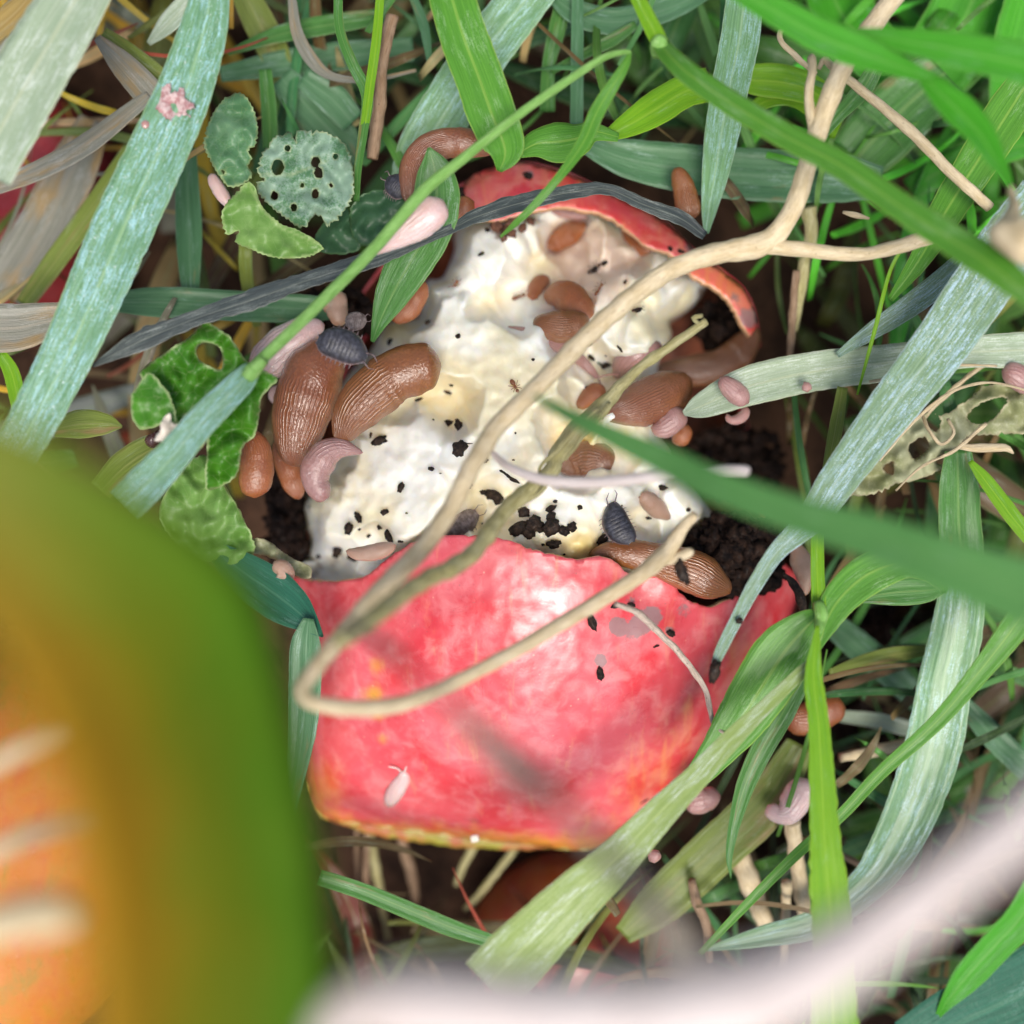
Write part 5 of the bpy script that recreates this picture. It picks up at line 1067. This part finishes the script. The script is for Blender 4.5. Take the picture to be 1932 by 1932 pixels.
fr5 = [(1130, 763, 62, 34, 10), (1198, 780, 78, 40, -60), (750, 862, 88, 46, 20), (1198, 905, 90, 76, 60), (1040, 1020, 36, 22, -20), (870, 1122, 60, 32, 62), (632, 1292, 66, 36, -60), (778, 1262, 46, 30, 20), (578, 1352, 70, 44, 70), (805, 1395, 80, 44, -70), (752, 1346, 32, 28, 0), (870, 1426, 36, 16, 0),
       (688, 1396, 26, 18, 30), (636, 1358, 18, 14, 0), (518, 1475, 86, 46, 60), (604, 1516, 66, 38, -20), (410, 1510, 30, 24, 0), (1342, 972, 34, 26, 40), (1392, 1170, 104, 54, -30), (1330, 1150, 44, 24, 0), (1420, 1196, 60, 44, 20), (968, 632, 46, 16, 20), (1132, 592, 46, 16, -20), (1150, 550, 30, 16, -40),
       (1190, 276, 26, 24, 0), (808, 310, 40, 30, 70), (1022, 200, 34, 24, 0), (1610, 407, 18, 14, 0), (1255, 1115, 34, 24, 60), (900, 1268, 14, 8, 0), (1090, 1045, 14, 6, 0), (700, 830, 34, 14, 80), (1246, 878, 50, 6, 0)]
fr6 = [(182, 1262, 80, 56, -10), (160, 1355, 120, 84, 10), (205, 1380, 80, 60, -40), (240, 1330, 90, 96, 60), (335, 1345, 104, 84, 30), (330, 1290, 60, 50, 70), (400, 1365, 70, 50, -30), (445, 1345, 60, 48, 40), (330, 1243, 62, 40, 25), (354, 1202, 24, 18, 0), (345, 1440, 80, 44, 5), (610, 1415, 74, 56, 20), (600, 1455, 50, 40, 0),
       (492, 1236, 28, 26, 0), (546, 318, 40, 18, 40), (556, 398, 46, 22, -40), (600, 430, 40, 10, -30), (716, 348, 46, 14, -50), (816, 130, 46, 24, 12), (764, 102, 30, 18, 30), (960, 1128, 60, 30, -20), (880, 1296, 40, 16, 0), (70, 1040, 70, 22, -35), (130, 1080, 90, 26, -20), (520, 662, 40, 26, 40), (0, 1170, 60, 44, 0), (40, 1195, 50, 40, 30), (120, 970, 16, 8, 0), (1100, 1250, 30, 22, 0), (285, 1445, 20, 14, 0), (405, 1500, 16, 12, 0)]
fa5 = [(1278, 766, 46, 28, 10), (930, 842, 40, 32, -20), (880, 1030, 52, 24, 25), (1768, 1160, 60, 44, 70), (1845, 1105, 54, 34, 30), (1725, 1728, 50, 22, 45), (1290, 1858, 20, 16, 0), (695, 1678, 34, 30, 0)]
fa6 = [(1076, 990, 42, 34, -50), (1160, 1012, 60, 28, -20), (720, 1252, 44, 24, 40), (760, 1432, 50, 18, 25), (885, 1345, 30, 14, 10), (750, 1395, 30, 8, 20)]
for fr, L in ((F5, fr5), (F6, fr6), (A5, fa5), (A6, fa6)):
    s_ = fr([(0, 0), (1, 0)]); sc = s_[1][0] - s_[0][0]
    for u, v, a, b, an in L:
        (uu, vv), = fr([(u, v)]); copies('frass', uu, vv, a * sc, b * sc, an, LF, GF, 'dropping', 'dropping', 'frass')
for (u, v, a, b, an) in ((640, 440, 74, 34, 22), (540, 572, 78, 34, 4)):
    (uu, vv), = F6([(u, v)])
    copies('bar', uu, vv, a * .336, b * .336, an, 'short square ended black dropping ' + ('by the feelers of the pink slug' if v > 500 else 'above the feelers of the pink slug'), GF, 'dropping', 'dropping', 'frass', rough=.06, blocky=.75, nvar=1)
rf = random.Random(31)
for _ in range(22):
    u = rf.uniform(560, 1330); v = rf.uniform(600, 1085)
    if hit(u, v)[0] and inside(np.array([u]), np.array([v]), FLS)[0] and not inside(np.array([u]), np.array([v]), SKP)[0]:
        copies('frass', u, v, rf.uniform(2, 6), rf.uniform(2, 4), rf.uniform(0, 180), LF, GF, 'dropping', 'dropping', 'frass')
for (fr, u, v, a, b, an, lab) in ((F8, 605, 785, 74, 38, -85, 'ringed black dropping under a grey blotch on the red skin'), (F8, 562, 500, 92, 44, -70, 'grey brown crumb on the red skin below the forked twig'), (F8, 1062, 215, 150, 60, -70, 'large dark crumb stuck under the fork of the dry stalk'),
                                   (F8, 1240, 770, 130, 60, 75, 'black clump at the tip of the silver blue blade'), (F8, 1285, 1150, 70, 60, 0, 'crumbly dark crumb at the end of the pale rootlet'), (F8, 1385, 490, 40, 34, 0, 'small black crumb on the narrow part of the silver blue blade'),
                                   (F8, 920, 634, 36, 12, 20, 'tiny red brown sliver on the red skin'), (F8, 856, 1502, 56, 8, 30, 'thin dark sliver low on the red skin'), (F2, 1050, 990, 56, 34, -30, 'dark crumb on the red cap'), (F2, 680, 1080, 40, 60, 0, 'black crumb beside the red cap'), (F8, 780, 402, 44, 24, -10, 'brown crumb beside the rootlet'), (F8, 1000, 560, 50, 34, -30, 'grey crumb beside the middle of the rootlet'), (F8, 690, 410, 50, 24, 10, 'black crumb at the joint of rootlet and stalk')):
    s_ = fr([(0, 0), (1, 0)]); sc = s_[1][0] - s_[0][0]; (uu, vv), = fr([(u, v)])
    zz = {'large': 11, 'black clump at the tip of': 5}.get(lab.split(' dark')[0], None)
    if 'silver' in lab: zz = 6
    copies('crumb', uu, vv, a * sc, b * sc, an, lab, 'crumbs of dirt', 'crumb', 'crumb', 'frass', z=zz, rough=.5)
copies('white', 896, 1580, 18, 16, 10, 'tiny white crystal like crumb at the bottom edge of the apple', None, 'crumb', 'crumb', 'paper', z=-19, blocky=.7, rough=.1)
for k, (u, v, a, b) in enumerate(((938, 430, 26, 20), (965, 424, 30, 16), (985, 432, 22, 14), (950, 448, 20, 12), (1000, 420, 18, 12), (962, 440, 28, 14))):
    copies('brown', u, v, a, b, 30 * k, 'red brown crumbly lump under the tip of the folded grass', 'red brown lumps under the cap', 'debris_lump', 'debris', 'frass_brown', rough=.6)
copies('spot', TL([(550, 475)])[0][0], 237, 19, 19, 0, 'tiny pink round mite on the edge of the pale blue green blade', None, 'mite', 'mite', 'slug_mauve', z=6.8, rough=.05, nvar=1)
# torn pink slug scar on the blade
leaf('torn pinkish scab on the widest pale blue green blade', TL([(585, 400), (600, 340), (640, 320), (650, 350), (690, 330), (700, 370), (735, 400), (700, 420), (720, 440), (670, 435), (640, 455), (610, 430)]), [], 7.2, 'scab' if 'scab' in M else 'leaf_olive', name='scab', cat='scab', bumpy=.8, jag=2.0, step=3)
# black soil inside the right end of the fruit
def soil_patch(u, v, ru, rv, z, n, seed, label):
    rr = random.Random(seed); parts = []; n = int(n * 1.8)
    for i in range(n):
        a = rr.uniform(0, 6.283); q_ = math.sqrt(rr.random()); uu = u + ru * q_ * math.cos(a); vv = v + rv * q_ * math.sin(a); s = rr.choice((.3, .45, .6, .9, 1.6)) * rr.uniform(.7, 1.2)
        vs, fs = lump_geo(P(uu, vv, z - 3 * q_ * q_ + rr.uniform(-1, 1)), s * .001, s * .0008, s * .0007, rr.uniform(0, 3), i * 1.3, 1.1, 2)
        parts.append((vs, fs, [(0, 0)] * len(vs)))
    vs, fs = lump_geo(P(u, v, z - 6), mm(ru), mm(rv), .005, 0, seed, .4, 3); parts.append((vs, fs, [(0, 0)] * len(vs)))
    V_, F_, U_ = merge(parts); tag(mesh('soil', V_, F_, M['soil']), label, 'soil', kind='stuff')
soil_patch(1385, 1050, 95, 75, -12, 300, 3, 'black crumbly soil filling the right end of the gnawed apple')
soil_patch(1365, 620, 50, 60, -29, 60, 5, 'dark soil lumps standing in for shade inside the right hollow below the red cap')  # dark lumps added to darken the hollow
soil_patch(540, 980, 36, 110, -26, 160, 8, 'dark crumbly lumps in the gap left of the flesh')  # dark lumps filling the left gap
soil_patch(1390, 870, 90, 70, -34, 120, 9, 'dark soil mound added for shade in the gap right of the flesh')  # added mound stands in for the darkness of this gap
soil_patch(1650, 1300, 120, 170, -48, 160, 11, 'brown soil in the gap at the lower right')
soil_patch(640, 590, 60, 50, -20, 90, 15, 'dark crumbs of soil left of the apple top')

def ant(label, u, v, L, ang, mat='ant', z=None):
    zz = (zs(u, v) if z is None else z) + .25; C = P(u, v, zz); s = mm(L, zz); a = math.radians(ang); ca, sa = math.cos(a), math.sin(a); parts = []
    W3 = lambda x, y, h: C + Vector((ca * x - sa * y, sa * x + ca * y, h))
    for x, rx, ry in ((-.3, .22, .15), (.0, .14, .075), (.27, .13, .11), (-.12, .07, .05)):
        vs, fs = lump_geo(W3(x * s, 0, 0), rx * s, ry * s, ry * s * .9, a, 1, .05, 2); parts.append((vs, fs, [(0, 0)] * len(vs)))
    def leg(*pp):
        vs = []; fs = []
        for j, p in enumerate(pp):
            for k in range(4): b = math.pi * k / 2; vs.append(W3(p[0] * s, p[1] * s, p[2] * s) + Vector((math.cos(b), math.sin(b), math.sin(b) * .5)) * s * .016)
        for j in range(len(pp) - 1):
            for k in range(4): fs.append((j * 4 + k, j * 4 + (k + 1) % 4, j * 4 + 4 + (k + 1) % 4, j * 4 + 4 + k))
        parts.append((vs, fs, [(0, 0)] * len(vs)))
    for sg in (-1, 1):
        for dx in (-.16, 0, .16): leg((.02 + dx * .3, sg * .05, 0), (.02 + dx, sg * .2, .12), (.02 + dx * 1.9, sg * .34, -.14))
        leg((.36, sg * .05, 0), (.46, sg * .16, .08), (.58, sg * .1, .02))
    V_, F_, U_ = merge(parts); return tag(mesh('ant', V_, F_, M[mat]), label, 'ant', 'ants walking on the flesh')
ant('brown ant on the upper left of the flesh, near the leaf like blade', 858, 539, 30, 60, 'ant')
ant('orange brown ant left of the coiled brown slugs', 980, 559, 30, 22, 'ant')
ant('orange brown ant right of the coiled brown slugs', 1131, 545, 30, 62, 'ant')
ant('orange brown ant left of the thick stalk, middle of the flesh', 972, 730, 32, -60, 'ant')
ant('dark ant between the two black specks under the red cap', 1123, 506, 34, 35, 'ant_dark')
ant('dark brown ant at the left rim of the flesh by the woodlouse', 811, 609, 20, 10, 'ant_dark')
ant('dark ant just right of the thick stalk, upper flesh', 1203, 584, 24, 10, 'ant_dark')
# ------------------------------------------------------------------ the undergrowth nobody could count
AP = smooth_closed([((p[0] - 1000) * 1.0 + 1000, (p[1] - 960) * 1.0 + 960) for p in SIL], 60)
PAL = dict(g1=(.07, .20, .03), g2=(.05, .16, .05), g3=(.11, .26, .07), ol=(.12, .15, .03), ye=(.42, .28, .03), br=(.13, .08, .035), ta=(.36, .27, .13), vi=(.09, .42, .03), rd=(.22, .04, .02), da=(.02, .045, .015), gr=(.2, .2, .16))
def region(u, v, r):
    x = r.random()
    if u > 1400 and v < 480: return 'vi' if x < .55 else 'g1' if x < .8 else 'g3'
    if u < 480 and v < 900: return ('ye' if x < .34 else 'ta' if x < .5 else 'ol' if x < .72 else 'rd' if x < .80 else 'gr')
    if v < 450: return 'g1' if x < .35 else 'g2' if x < .6 else 'br' if x < .78 else 'ta' if x < .85 else 'g3'
    if u > 1400 and v < 1000: return 'ol' if x < .3 else 'g1' if x < .6 else 'br' if x < .85 else 'g2'
    if u > 1300: return 'da' if x < .25 else 'br' if x < .6 else 'g1' if x < .8 else 'g2'
    if v > 1500: return 'br' if x < .4 else 'rd' if x < .6 else 'da' if x < .8 else 'ol'
    return 'g1' if x < .3 else 'br' if x < .6 else 'da'
def undergrowth(n, seed, z0, z1, wlo, whi, name, label, umin, umax, vmin, vmax, lenlo=250, lenhi=800, dark=1.0, mat='grass_mass', seg=4, keep=None):
    r = random.Random(seed); V_ = []; F_ = []; U_ = []; C_ = []; made = 0; tries = 0
    while made < n and tries < n * 12:
        tries += 1
        u = r.uniform(umin, umax); v = r.uniform(vmin, vmax); a = r.gauss(math.radians(-70), 1.0); L = r.uniform(lenlo, lenhi); cur = r.uniform(-1.1, 1.1); wd = r.uniform(wlo, whi); z = r.uniform(z0, z1); pts = []
        x, y = u, v; m = 7; aa = a
        for i in range(m):
            t = i / (m - 1); pts.append((x, y, wd * (1 - t ** 3) * (.6 + .4 * min(1, t * 4)) + 2, z + math.sin(t * 3.14) * r.uniform(0, 6) + (t - .5) * r.uniform(-14, 6)))
            x += math.cos(aa) * L / m; y += math.sin(aa) * L / m; aa += cur / m
        P_ = np.array([(p[0], p[1]) for p in pts])
        if inside(P_[:, 0], P_[:, 1], AP).any() : continue
        dz = polydist(P_[:, 0], P_[:, 1], AP)
        if (dz < wd).any(): continue
        if (np.hypot(P_[:, 0] + 60, P_[:, 1] - 1590) < 610).any(): continue
        if z1 < -25 and wd > 14 and (np.hypot(P_[:, 0] + 20, P_[:, 1] - 400) < 300).any(): continue
        made += 1
        vs, fs, uv = blade_geo(pts, roll=r.uniform(-25, 25), cup=r.uniform(-.12, .16), seed=r.randrange(999), seg=seg, step=26, thick=.15, rip=.01)
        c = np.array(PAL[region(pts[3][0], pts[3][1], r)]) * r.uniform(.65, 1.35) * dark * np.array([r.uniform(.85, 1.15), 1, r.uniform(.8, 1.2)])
        b = len(V_); V_ += list(vs); off = r.uniform(0, 40); U_ += [(q_[0], q_[1] + off * 10) for q_ in uv]; F_ += [tuple(i + b for i in f) for f in fs]; C_ += [tuple(c)] * len(vs)
    o = mesh(name, V_, F_, M[mat], None, U_, col=np.array(C_)); tag(o, label, 'undergrowth', kind='stuff'); return o
undergrowth(620, 5, -62, -40, 18, 70, 'grass', 'dense tangle of grass close to the soil, its colour darkened for shade', -700, 2600, -700, 2700, dark=.7)  # deeper layers get darker colours to paint shade into the gaps
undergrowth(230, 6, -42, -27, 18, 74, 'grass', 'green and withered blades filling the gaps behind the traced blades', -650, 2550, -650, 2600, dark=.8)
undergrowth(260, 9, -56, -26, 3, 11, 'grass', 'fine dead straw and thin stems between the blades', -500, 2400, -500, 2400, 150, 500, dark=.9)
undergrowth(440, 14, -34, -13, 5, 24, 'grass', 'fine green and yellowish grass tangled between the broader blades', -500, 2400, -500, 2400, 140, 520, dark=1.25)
